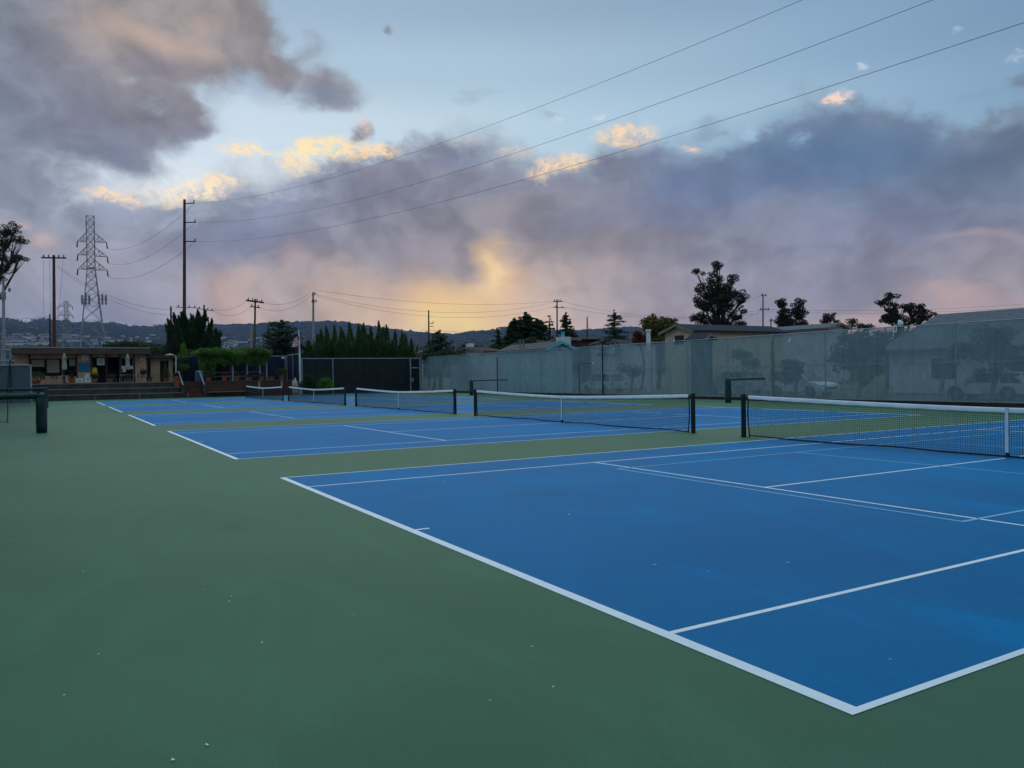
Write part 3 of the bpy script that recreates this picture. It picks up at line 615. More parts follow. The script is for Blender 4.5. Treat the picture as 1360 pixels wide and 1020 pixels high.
for i in range(7): x = XS1+.3+i*.9; MB().box(x, x+.12, YT-.12, YT-.004, .0, .438).build('ledge_post', M['riser'], t)
for u in (344, 374): p = atY(u, 510, YT); MB().box(p.x-.12, p.x+.12, YT-.1, YT-.004, .55, 1.44).build('wall_post', M['tread'], t)
# ------------------------------------------------------------------ clubhouse
def clubhouse():
    Y = 82.0; D = 11.0
    def X(u, y=Y): return atY(u, 490, y).x
    def Z(u, v, y=Y): return atY(u, v, y).z
    x0, x1 = X(19), X(196); t = thing('clubhouse', 'low flat-roofed tan clubhouse with big glass windows on the terrace', 'building', ((x0+x1)/2, Y, ZT))
    zt = Z(100, 469.5)
    op = [(X(40), X(82.5), 476.0), (X(84.5), X(101), 475.5), (X(122.5), X(141), 474.5), (X(142.5), X(158.5), 474.5), (X(160.5), X(177.5), 474.5)]
    # front wall with openings
    mb = MB(); e = [x0]+[q for a, b, v in op for q in (a, b)]+[x1]
    for i in range(0, len(e), 2): mb.box(e[i], e[i+1], Y, Y+.2, ZT, zt)
    for a, b, v in op: mb.box(a, b, Y, Y+.2, Z(100, v), zt)
    for a, b, v in op[:2]: mb.box(a, b, Y, Y+.2, ZT, Z(60, 500 if a < 0 else 494))
    mb.box(x0, x0+.2, Y+.201, Y+D, ZT, zt).box(x1-.2, x1, Y+.201, Y+D, ZT, zt).box(x0+.201, x1-.201, Y+D-.2, Y+D, ZT, zt)
    mb.build('wall', M['wall'], t)
    MB().box(x0+.21, x1-.21, Y+.21, Y+D-.21, ZT+.003, ZT+.03).build('floor_slab', M['inside'], t)
    for u in (84, 121.5, 142, 159.5, 178.5, 102, 39.3, 195.5): xx = X(u); MB().box(xx-.07, xx+.07, Y-.03, Y-.003, ZT, zt-.02).build('trim', M['trim'], t)
    MB().box(x0+.21, x1-.21, Y+4.0, Y+4.1, ZT+.03, zt-.05).build('back_partition', M['inside'], t)
    zf0, zf1 = Z(100, 470, Y-1.2), Z(100, 461.4, Y-1.2); xr0, xr1 = X(15, Y-1.2), X(199.5, Y-1.2)
    rf = MB().box(xr0, xr1, Y-1.2, Y+D+.6, zf0+.003, zf1-.06).build('roof', M['fascia'], t)
    MB().box(xr0-.04, xr1+.04, Y-1.24, Y+D+.64, zf1-.058, zf1+.02).build('roof_edge', M['capm'], rf)
    for i, (a, b, v) in enumerate(op):
        zb, zt2 = (Z(60, 500) if i == 0 else Z(90, 494) if i == 1 else ZT+.04), Z(100, v)
        name = 'window' if i < 2 else 'sliding_door'
        if i == 3:
            continue
        mb = MB(); w_ = .06
        for p, q in ((a, a+w_), (b-w_, b)): mb.box(p, q, Y+.05, Y+.12, zb, zt2)
        mb.box(a+w_, b-w_, Y+.05, Y+.12, zt2-w_, zt2).box(a+w_, b-w_, Y+.05, Y+.12, zb, zb+w_)
        if i == 0: mb.box(X(61.5)-.04, X(61.5)+.04, Y+.05, Y+.12, zb+w_, zt2-w_)
        f = mb.build(name, M['trim'] if i < 3 else M['steel'], t)
        MB().box(a+w_, b-w_, Y+.08, Y+.095, zb+w_, zt2-w_).build('pane', M['glass'], f)
        if i == 0:
            MB().box(X(62.5), X(79), Y+.13, Y+.15, Z(60, 495), zt2-.1).build('reflection', M['reflection'], f)  # flat beige sheets stand for what the clubhouse glass reflects
            MB().box(X(42), X(59), Y+.13, Y+.15, Z(60, 487), zt2-.1).build('reflection', M['reflection'], f)
        if i == 1: MB().box(X(92), X(100), Y+.13, Y+.15, Z(90, 486), zt2-.1).build('reflection', M['reflection'], f)
    # annex to the right
    ya = 83.5; a0, a1 = X(200, ya), X(229, ya); za = Z(215, 476, ya)
    an = MB().box(a0, X(212.5, ya), ya, ya+.15, ZT, za).box(X(224, ya), a1, ya, ya+.15, ZT, za).box(X(212.5, ya), X(224, ya), ya, ya+.15, Z(215, 479, ya), za).build('annex_wall', M['wall2'], t); MB().box(a0, a1, ya+6, ya+6.1, ZT, za).build('annex_wall', M['wall2'], t)
    MB().box(x1+.01, a1+.3, ya-.5, ya+6.3, za+.003, za+.34).build('annex_roof', M['trim'], t)
    d = MB().box(X(213, ya), X(223.5, ya), ya+.06, ya+.1, ZT, Z(215, 479.2, ya)).build('annex_door', M['glass'], t)
    for u in (185, 186.5): pass
    MB().lathe((X(187.5), Y-.08, Z(187, 477.5)), [(.10, -.1), (.14, 0), (.10, .1)], 12).build('wall_lamp', M['white'], t)
    MB().box(X(185.2), X(187), Y-.06, Y-.003, Z(187, 486), Z(187, 484.5)).build('wall_box', M['white'], t)
    MB().box(X(112.5), X(119), Y-.05, Y-.003, Z(115, 500), Z(115, 496)).build('wall_box', M['white'], t)
    # hung on the wall
    c = thing('wall_clock', 'round white clock on the tan clubhouse wall', 'clock', (X(113), Y-.06, Z(113, 475)))
    cx, cz = X(113), Z(113, 475.3); r = .29
    def disc(y0, y1, r, mt, nm, par): return MB().prism([(cx+r*math.cos(k*math.pi/14), cz+r*math.sin(k*math.pi/14)) for k in range(28)], 'y', y0, y1).build(nm, mt, par)
    disc(Y-.07, Y-.004, r, M['white'], 'dial', c)
    MB().box(cx-.012, cx+.012, Y-.085, Y-.072, cz, cz+.2).build('minute_hand', M['darkpipe'], c)
    MB().add([(cx-.01, Y-.084, cz+.01), (cx+.01, Y-.084, cz-.01), (cx-.12, Y-.084, cz-.10), (cx-.13, Y-.084, cz-.08)], [(0, 1, 2, 3)]).build('hour_hand', M['darkpipe'], c)
    tag(MB().box(X(104.3), X(120), Y-.06, Y-.033, Z(112, 493.7), Z(112, 482.4)).build('notice_board', M['boardblue']), 'plain blue notice board under the round clock', 'notice board')
    s = MB().box(X(129), X(139), Y-.03, Y+.04, Z(134, 485), Z(134, 475.8)).build('poster', M['white']); tag(s, 'pale framed poster on the glass door right of the blue board', 'poster')
    MB().box(X(130.2), X(137.8), Y-.034, Y-.0305, Z(134, 483.6), Z(134, 477)).build('poster_print', mat('pale green print', (.45, .62, .55), .6, .4, 3), s)
    for u0, u1, v0, v1, lb in ((161.5, 166.8, 490, 486, 'upper white paper sign taped on the clubhouse door'), (163, 166.8, 494, 490.3, 'lower white paper sign taped on the clubhouse door'), (171.5, 177, 490, 486, 'white paper sign on the door beside the closed umbrella')):
        tag(MB().box(X(u0), X(u1), Y+.02, Y+.04, Z(165, v0), Z(165, v1)).build('paper_sign', M['white']), lb, 'sign')
clubhouse()

# ================================================================== plants
def leaves(C, Dr, L, Wd, jit=.5):
    """quads of length L and width Wd at centres C, roughly along directions Dr"""
    n = len(C); d = Dr+rng.normal(0, jit, (n, 3)); d /= np.linalg.norm(d, axis=1)[:, None]+1e-9
    r = rng.normal(0, 1, (n, 3)); s = np.cross(d, r); s /= np.linalg.norm(s, axis=1)[:, None]+1e-9
    l = (L*rng.uniform(.6, 1.3, n))[:, None]*d*.5; w_ = (Wd*rng.uniform(.6, 1.3, n))[:, None]*s*.5
    V = np.stack([C-l, C+w_-l*.1, C+l, C-w_-l*.1], 1).reshape(-1, 3); return V
def leaf_mesh(name, V, mt, parent=None): return fast(name, V, np.arange(len(V)).reshape(-1, 4), mt, parent)
RV = np.array(_R); FV = np.array((math.sin(YAW), math.cos(YAW), 0.0))
def blob_pts(c, rx, rz, ry, n, shell=.55):
    u = rng.normal(0, 1, (n, 3)); u /= np.linalg.norm(u, axis=1)[:, None]; r = (shell+(1-shell)*rng.random(n)**.6)[:, None]
    p = u*r; return np.array(c)+p[:, :1]*rx*RV+p[:, 1:2]*ry*FV+p[:, 2:]*rz*np.array((0, 0, 1.0)), u
def place(u, v, D): return atD(u, v, D)
def limb(mb, a, b, r0, r1, bend=.12, n=5):
    a, b = Vector(a), Vector(b); L = (b-a).length; k = Vector(rng.normal(0, bend*L*.35, 3)); pts = [a.lerp(b, i/n)+k*math.sin(math.pi*i/n) for i in range(n+1)]
    mb.tube(pts, [r0+(r1-r0)*i/n for i in range(n+1)], 6, caps=False)
def broadleaf(name, label, cat, u, D, lobes, leafm, barkm, trunk=.3, clump=.9, dens=70, leaf=(.34, .16), group=None, ztop=None, base_u=None, squash=.65, split=2.0):
    """lobes: (u, v, ru, rv) in survey pixels at distance D; each is filled with separate clumps on limbs"""
    g = place(base_u or u, 500, D); t = thing(name, label, cat, (g.x, g.y, 0), group); k = D/FPX; mb = MB(); Vs = []
    base = Vector((g.x, g.y, 0)); vmin = min(l[1]-l[3] for l in lobes); top = place(u, vmin, D)
    cz = np.mean([place(l[0], l[1], D).z for l in lobes]); fork = base.lerp(Vector((place(u, 0, D).x, place(u, 0, D).y, cz)), .55)
    fork.z = max(1.2, cz*.5); limb(mb, base, fork, trunk, trunk*.7, .04)
    for (lu, lv, ru, rv) in lobes:
        c = place(lu, lv, D); rx, rz = ru*k, rv*k; ry = (rx+rz)*.5
        hub = fork.lerp(Vector(c), .75); limb(mb, fork, hub, trunk*.55, trunk*.22, .1)
        clump_ = clump; nc = max(6, int(3.4*rx*rz/(clump**2)))
        cc, _ = blob_pts(c, max(.05, rx-clump*.5), max(.05, rz-clump*.35), max(.05, ry-clump*.5), nc, .35)
        for q in cc:
            q = np.array(q); rr = clump*rng.uniform(.55, 1.15)
            if rng.random() < .8: limb(mb, hub, q, trunk*.16, .012, .12, 3)
            n = int(dens*rr*rr/clump/clump); P, N = blob_pts(q, rr, rr*squash, rr, n, .45)
            Vs.append(leaves(P, N*.5+np.array((0, 0, -.3)), leaf[0], leaf[1], .7))
    mb.build('trunk', barkm, t, smooth=True)
    leaf_mesh('crown', np.concatenate(Vs), leafm, t); return t
def conifer(name, label, u, vtop, vbase, D, rpx, leafm, group=None, tiers=22, per=9, dens=26, sway=0, cat='conifer', droop=.25, prof=.9, gap=0.0, leafs=(.42, .16), cut=0.0):
    k = D/FPX; g = place(u, 500, D); t = thing(name, label, cat, (g.x, g.y, 0), group); zt = place(u, vtop, D).z; zb = max(.3, place(u, vbase, D).z); H = zt-zb; Rm = rpx*k
    mb = MB(); mb.tube([(g.x, g.y, 0), (g.x, g.y, zb+H*.5), (g.x+sway, g.y, zt)], [.22+H*.012, .12+H*.006, .02], 7, caps=False); Vs = []
    for i in range(tiers):
        f = i/(tiers-1); z = zb+H*f**.95; rad = Rm*((1-f)**prof)*(1-cut*(1-f)**3)+.12
        for j in range(max(3, int(per*(.35+.65*(1-f))))):
            if rng.random() < gap: continue
            a = rng.uniform(0, 6.283); rr = rad*rng.uniform(.55, 1.1); d = np.array((math.cos(a), math.sin(a), 0)); n = max(5, int(dens*rr/max(Rm, .1)*1.3)+3)
            s = rng.random(n)**.8; x0 = np.array((g.x+sway*f, g.y, z+rng.uniform(-.4, .4)*H/tiers))
            pts = x0+d*(rr*s)[:, None]+np.array((0, 0, 1.0))*(-droop*rr*s**1.5+.12*rr*s**4)[:, None]+rng.normal(0, .06*rr+.05, (n, 3))*np.array((1, 1, .45))
            Vs.append(leaves(pts, d*1.0+np.array((0, 0, -.2)), leafs[0], leafs[1], .45))
            e = x0+d*rr*.85+np.array((0, 0, -droop*rr*.7)); mb.tube([tuple(x0), tuple(e)], [.04, .01], 4, caps=False)
    mb.build('trunk', M['bark'], t); leaf_mesh('crown', np.concatenate(Vs), leafm, t); return t
def flame(P0_, tip, r, n, L, Wd):
    """one upward flame of juniper or cypress foliage"""
    s = rng.random(n); a = rng.uniform(0, 6.283, n); ax = np.array(tip)-np.array(P0_); rad = r*np.minimum(1, (1-s)*1.7)**.8*(.65+.35*rng.random(n))
    tw = .18*r*np.sin(s*9)[:, None]*np.array((1, .5, 0)); P = np.array(P0_)+ax*s[:, None]+tw+np.stack([np.cos(a)*rad, np.sin(a)*rad, rng.normal(0, .05, n)], 1)
    D_ = np.stack([np.cos(a)*.45, np.sin(a)*.45, np.full(n, 1.0)], 1); return leaves(P, D_, L, Wd, .3)
def cypress(label, u, vtop, D, rpx, group, leafm, lean=0.0):
    k = D/FPX; g = place(u, 500, D); t = thing('cypress_tree', label, 'cypress', (g.x, g.y, 0), group); zt = place(u, vtop, D).z; r = rpx*k
    mb = MB().tube([(g.x, g.y, 0), (g.x+lean*.5, g.y, zt*.6), (g.x+lean, g.y, zt-.2)], [.14, .08, .02], 6, caps=False); mb.build('trunk', M['bark'], t)
    Vs = [flame((g.x, g.y, .2), (g.x+lean, g.y, zt), r*.75, 1500, .34, .10)]
    for i in range(16):
        a = rng.uniform(0, 6.283); z0 = zt*rng.uniform(.1, .6); q = (g.x+math.cos(a)*r*.5, g.y+math.sin(a)*r*.5, z0); L = zt*rng.uniform(.18, .34)
        Vs.append(flame(q, (q[0]+math.cos(a)*r*.5, q[1]+math.sin(a)*r*.5, min(z0+L, zt*.96)), r*.3, 240, .30, .09))
    leaf_mesh('crown', np.concatenate(Vs), leafm, t); return t

# big dark juniper beside the annex (flame-like upswept branches)
def juniper(name, label, spikes, D, leafm, base_u, vb=506):
    k = D/FPX; g = place(base_u, 500, D); t = thing(name, label, 'juniper', (g.x, g.y, 0)); Vs = []; mb = MB().tube([(g.x, g.y, 0), (g.x, g.y, 5)], [.3, .15], 7)
    for (u0, v0, u1, v1, r) in spikes:
        dd = D+rng.uniform(-1.6, 1.6); a, b = place(u0, v0, dd), place(u1, v1, dd); L = (b-a).length
        Vs.append(flame(tuple(a), tuple(b), r*k, int(260+L*r*k*330), .36, .12)); limb(mb, Vector((g.x, g.y, max(1.5, a.z*.4))), a.lerp(b, .6), .09, .02, .05, 3)
        for j in range(4):
            q = a.lerp(b, rng.uniform(.1, .75)); s_ = 1 if rng.random() < .5 else -1; e = q+Vector(RV)*s_*r*k*rng.uniform(.7, 1.25)+Vector((0, 0, L*.22)); Vs.append(flame(tuple(q), tuple(e), r*k*.35, 160, .3, .1))
    mb.build('trunk', M['bark'], t, smooth=True); leaf_mesh('crown', np.concatenate(Vs), leafm, t)
juniper('juniper_tree', 'big dark juniper with upswept flame-like branches beside the clubhouse annex', [(247,500,242,414,14),(240,492,236,420,12),(252,490,253,420,12),(262,496,262,414,13),(258,480,272,412,9),(236,500,225,427,10),(230,500,232,440,10),(245,480,230,416,6),
   (270,500,278,432,11),(278,500,287,438,9),(268,480,281,424,7),(285,505,291,448,7),(250,505,247,440,16),(262,505,268,440,16),(236,508,234,455,12),(276,508,280,455,12),(232,470,222,424,5),(256,470,262,412,6),(246,450,240,416,5),(280,480,292,440,5)], 83, M['leafdark'], 254)
# row of cypresses behind the dark fence
cy = [(410,452,9),(419,444,9),(427,438,9),(436,434,9),(443,432,8),(451,435,8),(458,440,8),(466,428,9),(474,431,8),(480,433,8),(486,430,8),(493,434,8),(501,427,8),(509,436,8),(516,432,8),(524,440,7),(532,441,7),(540,444,7),(548,450,7),(403,462,8)]
for i, (u, v, r) in enumerate(cy):
    near = ['above the left part', 'above the middle', 'above the right part'][0 if u < 455 else 1 if u < 500 else 2]; lb = {0: 'leftmost tall cypress of the row, just right of the steel pole foot', 7: 'bushy cypress with a high pointed tip in the middle of the row', 12: 'slim cypress with the highest twisted tip in the row behind the dark fence', 18: 'rightmost low cypress of the row above the fence gate'}.get(i, '%s cypress in the row %s of the fence, %s from the left' % ('broad' if r > 8 else 'slender' if r > 7 else 'thin', near, ('first second third fourth fifth sixth seventh eighth ninth tenth eleventh twelfth thirteenth fourteenth fifteenth sixteenth seventeenth eighteenth nineteenth twentieth'.split())[i]))
    cypress(lb, u, v, 92+1.6*math.sin(i*2.3), r*1.4, 'row of cypresses behind the dark fence', M['leafcyp'], lean=.25*math.sin(i*1.7))
conifer('cedar_tree', 'broad grey green cedar with flat layered branches left of the flag', 375, 427, 490, 90, 36, M['leafcedar'], tiers=17, per=17, dens=50, cat='cedar', droop=-.04, prof=.42, leafs=(.42, .2), cut=.1)
broadleaf('bushy_tree', 'low dark bush filling the gap behind the flagpole', 'bush', 401, 88, [(400,470,10,16),(404,486,12,12)], M['leafdark'], M['bark'], .12, .5, 60, (.28, .14))
# left edge eucalyptus
broadleaf('eucalyptus_tree', 'eucalyptus with a ragged crown reaching in at the left edge', 'eucalyptus', -22, 105, [(-8,308,26,10),(14,304,20,10),(26,318,16,7),(-6,330,22,14),(10,343,20,8),(30,343,11,6),(2,357,16,8),(-2,370,12,7),(-40,320,30,24),(-40,360,26,22)], M['leafeuc'], M['bark'], .5, .5, 62, (.24, .10), base_u=-30, squash=.6)
# right-hand trees
broadleaf('eucalyptus_tree', 'tallest eucalyptus with a dark airy crown above the cream house', 'eucalyptus', 954, 118, [(953,353,10,8),(928,362,11,6),(950,370,12,13),(972,372,10,8),(938,384,20,12),(966,388,20,13),(984,396,11,10),(932,402,18,12),(955,408,24,14),(980,416,15,12),(926,420,14,10),(950,426,26,12),(978,432,16,8),(960,392,24,20)], M['leafeuc'], M['bark'], .55, .62, 100, (.27, .12), base_u=955, squash=.72)
broadleaf('eucalyptus_tree', 'rounded dark eucalyptus right of the crossarm pole', 'eucalyptus', 1054, 112, [(1040,402,10,9),(1060,405,11,9),(1046,416,18,9),(1063,416,9,10),(1040,428,14,12),(1058,430,15,12)], M['leafeuc'], M['bark'], .35, .52, 105, (.25, .12), base_u=1052, squash=.65)
broadleaf('eucalyptus_tree', 'wide two-lobed eucalyptus left of the large grey roof', 'eucalyptus', 1200, 88, [(1184,393,12,6),(1175,402,14,7),(1192,410,18,9),(1214,411,20,9),(1232,416,13,8),(1200,424,34,9),(1182,424,14,9)], M['leafeuc'], M['bark'], .4, .46, 95, (.22, .10), base_u=1196, squash=.6)
broadleaf('small_tree', 'small dark rounded tree above the white tent-shaped roof', 'tree', 1102, 100, [(1102,420,12,8),(1096,428,8,6),(1112,430,8,5)], M['leafeuc'], M['bark'], .22, .5, 70, (.26, .12))
broadleaf('small_tree', 'small brownish tree right of the tent-shaped roof', 'tree', 1131, 104, [(1130,428,11,7),(1140,433,8,4)], M['leafbrown'], M['bark'], .2, .6, 60, (.3, .12))
broadleaf('small_tree', 'tiny dark bush between the brownish tree and the eucalyptus', 'bush', 1153, 98, [(1153,434,10,4)], M['leafeuc'], M['bark'], .12, .5, 60, (.3, .12))
broadleaf('maple_tree', 'broad olive green tree turning yellow left of the cream house', 'tree', 874, 88, [(870,430,22,12),(888,432,16,12),(862,438,14,12),(878,444,24,12),(896,440,10,10)], M['leafolive'], M['bark'], .28, .7, 105, (.34, .2), squash=.75)
broadleaf('maple_tree', 'low red leaved tree tucked beneath the olive tree', 'tree', 852, 80, [(852,451,11,8),(846,446,7,7)], M['leafred'], M['bark'], .14, .5, 90, (.26, .16), squash=.8)
conifer('fir_tree', 'loose conifer with a bristly top between two poles, left of the olive tree', 817, 413, 470, 88, 30, M['leafcedar'], tiers=16, per=11, dens=34, droop=.1, prof=.75, gap=.15, cat='conifer')
conifer('fir_tree', 'tall dark conifer just right of the double crossarm pole', 753, 416, 470, 98, 17, M['leafdark'], tiers=18, per=11, dens=34, droop=.15, prof=.6)
conifer('fir_tree', 'thin see-through conifer between the dark clump and the pole', 731, 421, 460, 100, 11, M['leafbrown'], tiers=11, per=6, dens=16, droop=.1, prof=.6, gap=.3)
for i, (u, v, r, lb) in enumerate([(684,424,15,'left spire of the dark conifer clump above the grey house'), (699,416,22,'highest spire of the dark conifer clump above the grey house'), (714,424,22,'right spire of the dark conifer clump above the grey house')]):
    conifer('fir_tree', lb, u, v, 475, 96+i, r*1.15, M['leafdark'], group='dark conifer clump', tiers=20, per=20, dens=60, droop=.2, prof=.4)
broadleaf('small_tree', 'rounded olive bush in front of the dark conifer clump', 'tree', 700, 86, [(702,456,18,8),(690,460,10,7)], M['leafmid'], M['bark'], .2, .6, 90, (.28, .15), squash=.8)
conifer('fir_tree', 'spiky dark conifer left of the dark clump', 662, 439, 478, 92, 14, M['leafdark'], tiers=12, per=10, dens=30, droop=.05, prof=.7, gap=.1)
broadleaf('small_tree', 'low dark bush beneath the spiky conifer', 'tree', 656, 90, [(660,462,16,8),(674,464,12,6)], M['leafdark'], M['bark'], .15, .6, 70, (.28, .15))
broadleaf('small_tree', 'rounded brownish tree above the middle of the right fence', 'tree', 625, 88, [(626,464,16,7),(615,466,10,5),(638,467,7,5)], M['leafbrown'], M['bark'], .18, .55, 95, (.28, .16), squash=.8)
conifer('fir_tree', 'ragged grey green conifer behind the fence corner', 585, 440, 484, 86, 32, M['leafcedar'], tiers=15, per=12, dens=38, droop=-.05, prof=.62, gap=.12)
broadleaf('small_tree', 'dark shrub mass at the fence corner behind the gate', 'tree', 575, 84, [(572,472,14,9),(590,472,14,8),(604,474,12,6)], M['leafmid'], M['bark'], .18, .6, 90, (.28, .15))
broadleaf('small_tree', 'yellow green shrub peeking over the fence gate', 'bush', 552, 86, [(552,479,9,4)], M['leafvine'], M['bark'], .1, .4, 80, (.2, .12))
# trees on the street side, seen through the windscreen
for (u, D, lobes, lb, m_) in [(1140, 39, [(1130,455,28,14),(1150,462,30,16),(1120,478,28,16),(1150,488,26,14),(1136,505,22,10)], 'dense tree seen darkly through the windscreen right of centre', 'leafmid'),
                         (1318, 33, [(1310,440,20,14),(1330,450,24,18),(1305,468,26,18),(1335,478,20,16),(1318,496,22,12)], 'dense tree in front of the parked car, seen through the windscreen at the right', 'leafmid'),
                         (1055, 43, [(1050,484,14,8),(1062,490,14,9),(1050,503,16,9)], 'leafy shrub seen through the windscreen just right of the front post', 'leafmid'),
                         (1250, 36, [(1262,474,14,10),(1275,462,12,9),(1258,492,10,10)], 'wispy little tree beside the front of the parked car behind the windscreen', 'leafcedar'),
                         (985, 46, [(985,472,18,9),(998,482,12,8)], 'small street tree left of the front post behind the windscreen', 'leafmid'),
                         (836, 58, [(832,490,16,6),(846,494,12,6)], 'thin little street tree in front of the far parked cars', 'leafcedar')]:
    D = (atX(u, 480, 35.6+.6*math.sin(u))-CAM).dot(_F); broadleaf('street_tree', lb, 'tree', u, D, lobes, M[m_], M['palebark'], .13, .42, 80, (.17, .10), group='street trees behind the right fence', squash=.8)
broadleaf('garden_tree', 'dark leafy tree mass behind the number sign, below the wide eucalyptus', 'tree', 1180, 68, [(1158,448,26,12),(1186,450,24,13),(1208,452,18,12),(1172,466,34,12),(1150,470,20,12)], M['leafmid'], M['bark'], .25, .6, 80, (.26, .15), squash=.8)
# hedge behind the clubhouse and shrubs by the dark fence
def mound(name, label, cat, pts, D, mt, n, L=(.3, .16), group=None, base=None):
    g = place(base or pts[0][0], 500, D); t = thing(name, label, cat, (g.x, g.y, 0), group); Vs = []; k = D/FPX; mb = MB()
    for (u, v, ru, rv) in pts:
        c = place(u, v, D); P, N = blob_pts(c, ru*k, rv*k, (ru+rv)*.5*k, int(n*ru*rv/100), .4); P += rng.normal(0, .06, P.shape); Vs.append(leaves(P, N+np.array((0, 0, .5)), L[0], L[1], .6))
        limb(mb, (g.x, g.y, 0), c, .06, .02, .1, 3)
    mb.build('stem', M['bark'], t); leaf_mesh('foliage', np.concatenate(Vs), mt, t); return t
mound('hedge', 'long grey green hedge rising behind the annex roof', 'hedge', [(150,462,14,8),(168,461,14,9),(184,463,14,10),(200,466,14,11),(216,468,13,11),(228,470,10,10),(205,478,26,8)], 98, M['hedge'], 420, (.36, .2), base=190)
mound('shrub', 'bright green rounded shrub in front of the dark fence, right of the flagpole', 'shrub', [(432,507,7,6),(437,511,6,6),(427,512,6,5)], 76.5, M['leafvine'], 900, (.2, .12), base=433)
mound('shrub', 'dark straggly shrub between the flagpole and the bright green shrub', 'shrub', [(412,506,9,7),(404,512,8,6),(418,513,9,5),(409,501,6,5),(430,500,4,6)], 77, M['leafdark'], 700, (.2, .1), base=411)

# unseen tall cypresses added behind the near end fence to shade the foreground
for i in range(13):
    x = -8.5+3.1*i+rng.uniform(-.5, .5); y = -9.4+rng.uniform(-.3, .3); zt = rng.uniform(15, 19); t = thing('unseen_shade_tree', 'tall dense unseen cypress added behind the near fence to shade the courts', 'cypress', (x, y, 0), 'unseen trees added for shade behind the near end fence')
    MB().tube([(x, y, 0), (x, y, zt*.9)], [.2, .04], 6).build('trunk', M['bark'], t)
    leaf_mesh('crown', np.concatenate([flame((x, y, .3), (x+.2, y, zt), 2.3, 5200, .75, .42)]), M['leafcyp'], t)

# pergola with vines
def pergola():
    Yf, Yb = 79.2, 82.4
    def X(u, y=Yf): return atY(u, 490, y).x
    t = thing('pergola', 'timber pergola with slim posts on the deck under a mass of vines', 'pergola', (X(315), Yf, ZT)); zt = atY(315, 474, Yf).z
    for u in (276, 309, 328, 345, 354): MB().box(X(u)-.07, X(u)+.07, Yf-.07, Yf+.07, ZT, zt).build('post', M['galv'] if u > 300 else M['wood'], t)
    for u in (285, 303, 322, 340): x = X(u, Yb); MB().box(x-.06, x+.06, Yb-.06, Yb+.06, ZT, zt).build('post', M['wood'], t)
    for y in (Yf, Yb): MB().box(X(265), X(358), y-.05, y+.05, zt+.002, zt+.18).build('beam', M['wood'], t)
    for i in range(14): x = X(266)+(X(357)-X(266))*i/13; MB().box(x-.03, x+.03, Yf-.5, Yb+.5, zt+.182, zt+.30).build('rafter', M['wood'], t)
    for z in (ZT+.45, ZT+.85): MB().tube([(X(280), Yf+.2, z), (X(345), Yf+.2, z)], .03, 5).build('rail', M['steel'], t)
    v = thing('vine', 'thick green vine spilling over the pergola', 'vine', (X(275), Yf, ZT)); Vs = []; mb = MB()
    limb(mb, (X(275), Yf, ZT), (X(275), Yf, zt), .06, .05)
    x0, x1 = X(266), X(354)
    for i in range(120):
        f = i/119; x = x0+(x1-x0)*f+rng.normal(0, .1); y = rng.uniform(Yf-.7, Yb+.3); z = zt+.35+.08*math.sin(f*11)+rng.uniform(-.1, .2)
        P, N = blob_pts((x, y, z), .62, .34, .62, 200, .3); Vs.append(leaves(P, N, .17, .15, .6))
    for i in range(64):
        f = (i+rng.random())/64; x = x0+(x1-x0)*f; dp = rng.uniform(.4, 1.1) if f > .2 else rng.uniform(.8, 1.9)
        P, N = blob_pts((x, Yf-.35+rng.uniform(-.25, .3), zt+.2-dp*.5), .38, dp*.6, .3, 190, .3); Vs.append(leaves(P, N*.4+np.array((0, 0, -1)), .17, .13, .6))
    mb.build('stem', M['bark'], v); leaf_mesh('foliage', np.concatenate(Vs), M['leafvine'], v)
pergola()
mound('climbing_plant', 'loose green creeper climbing the right side of the big juniper', 'creeper', [(243,462,3,8),(240,474,5,6),(246,470,4,8),(236,484,6,6),(244,488,8,5)], 79.5, M['leafvine'], 700, (.16, .1), base=241)
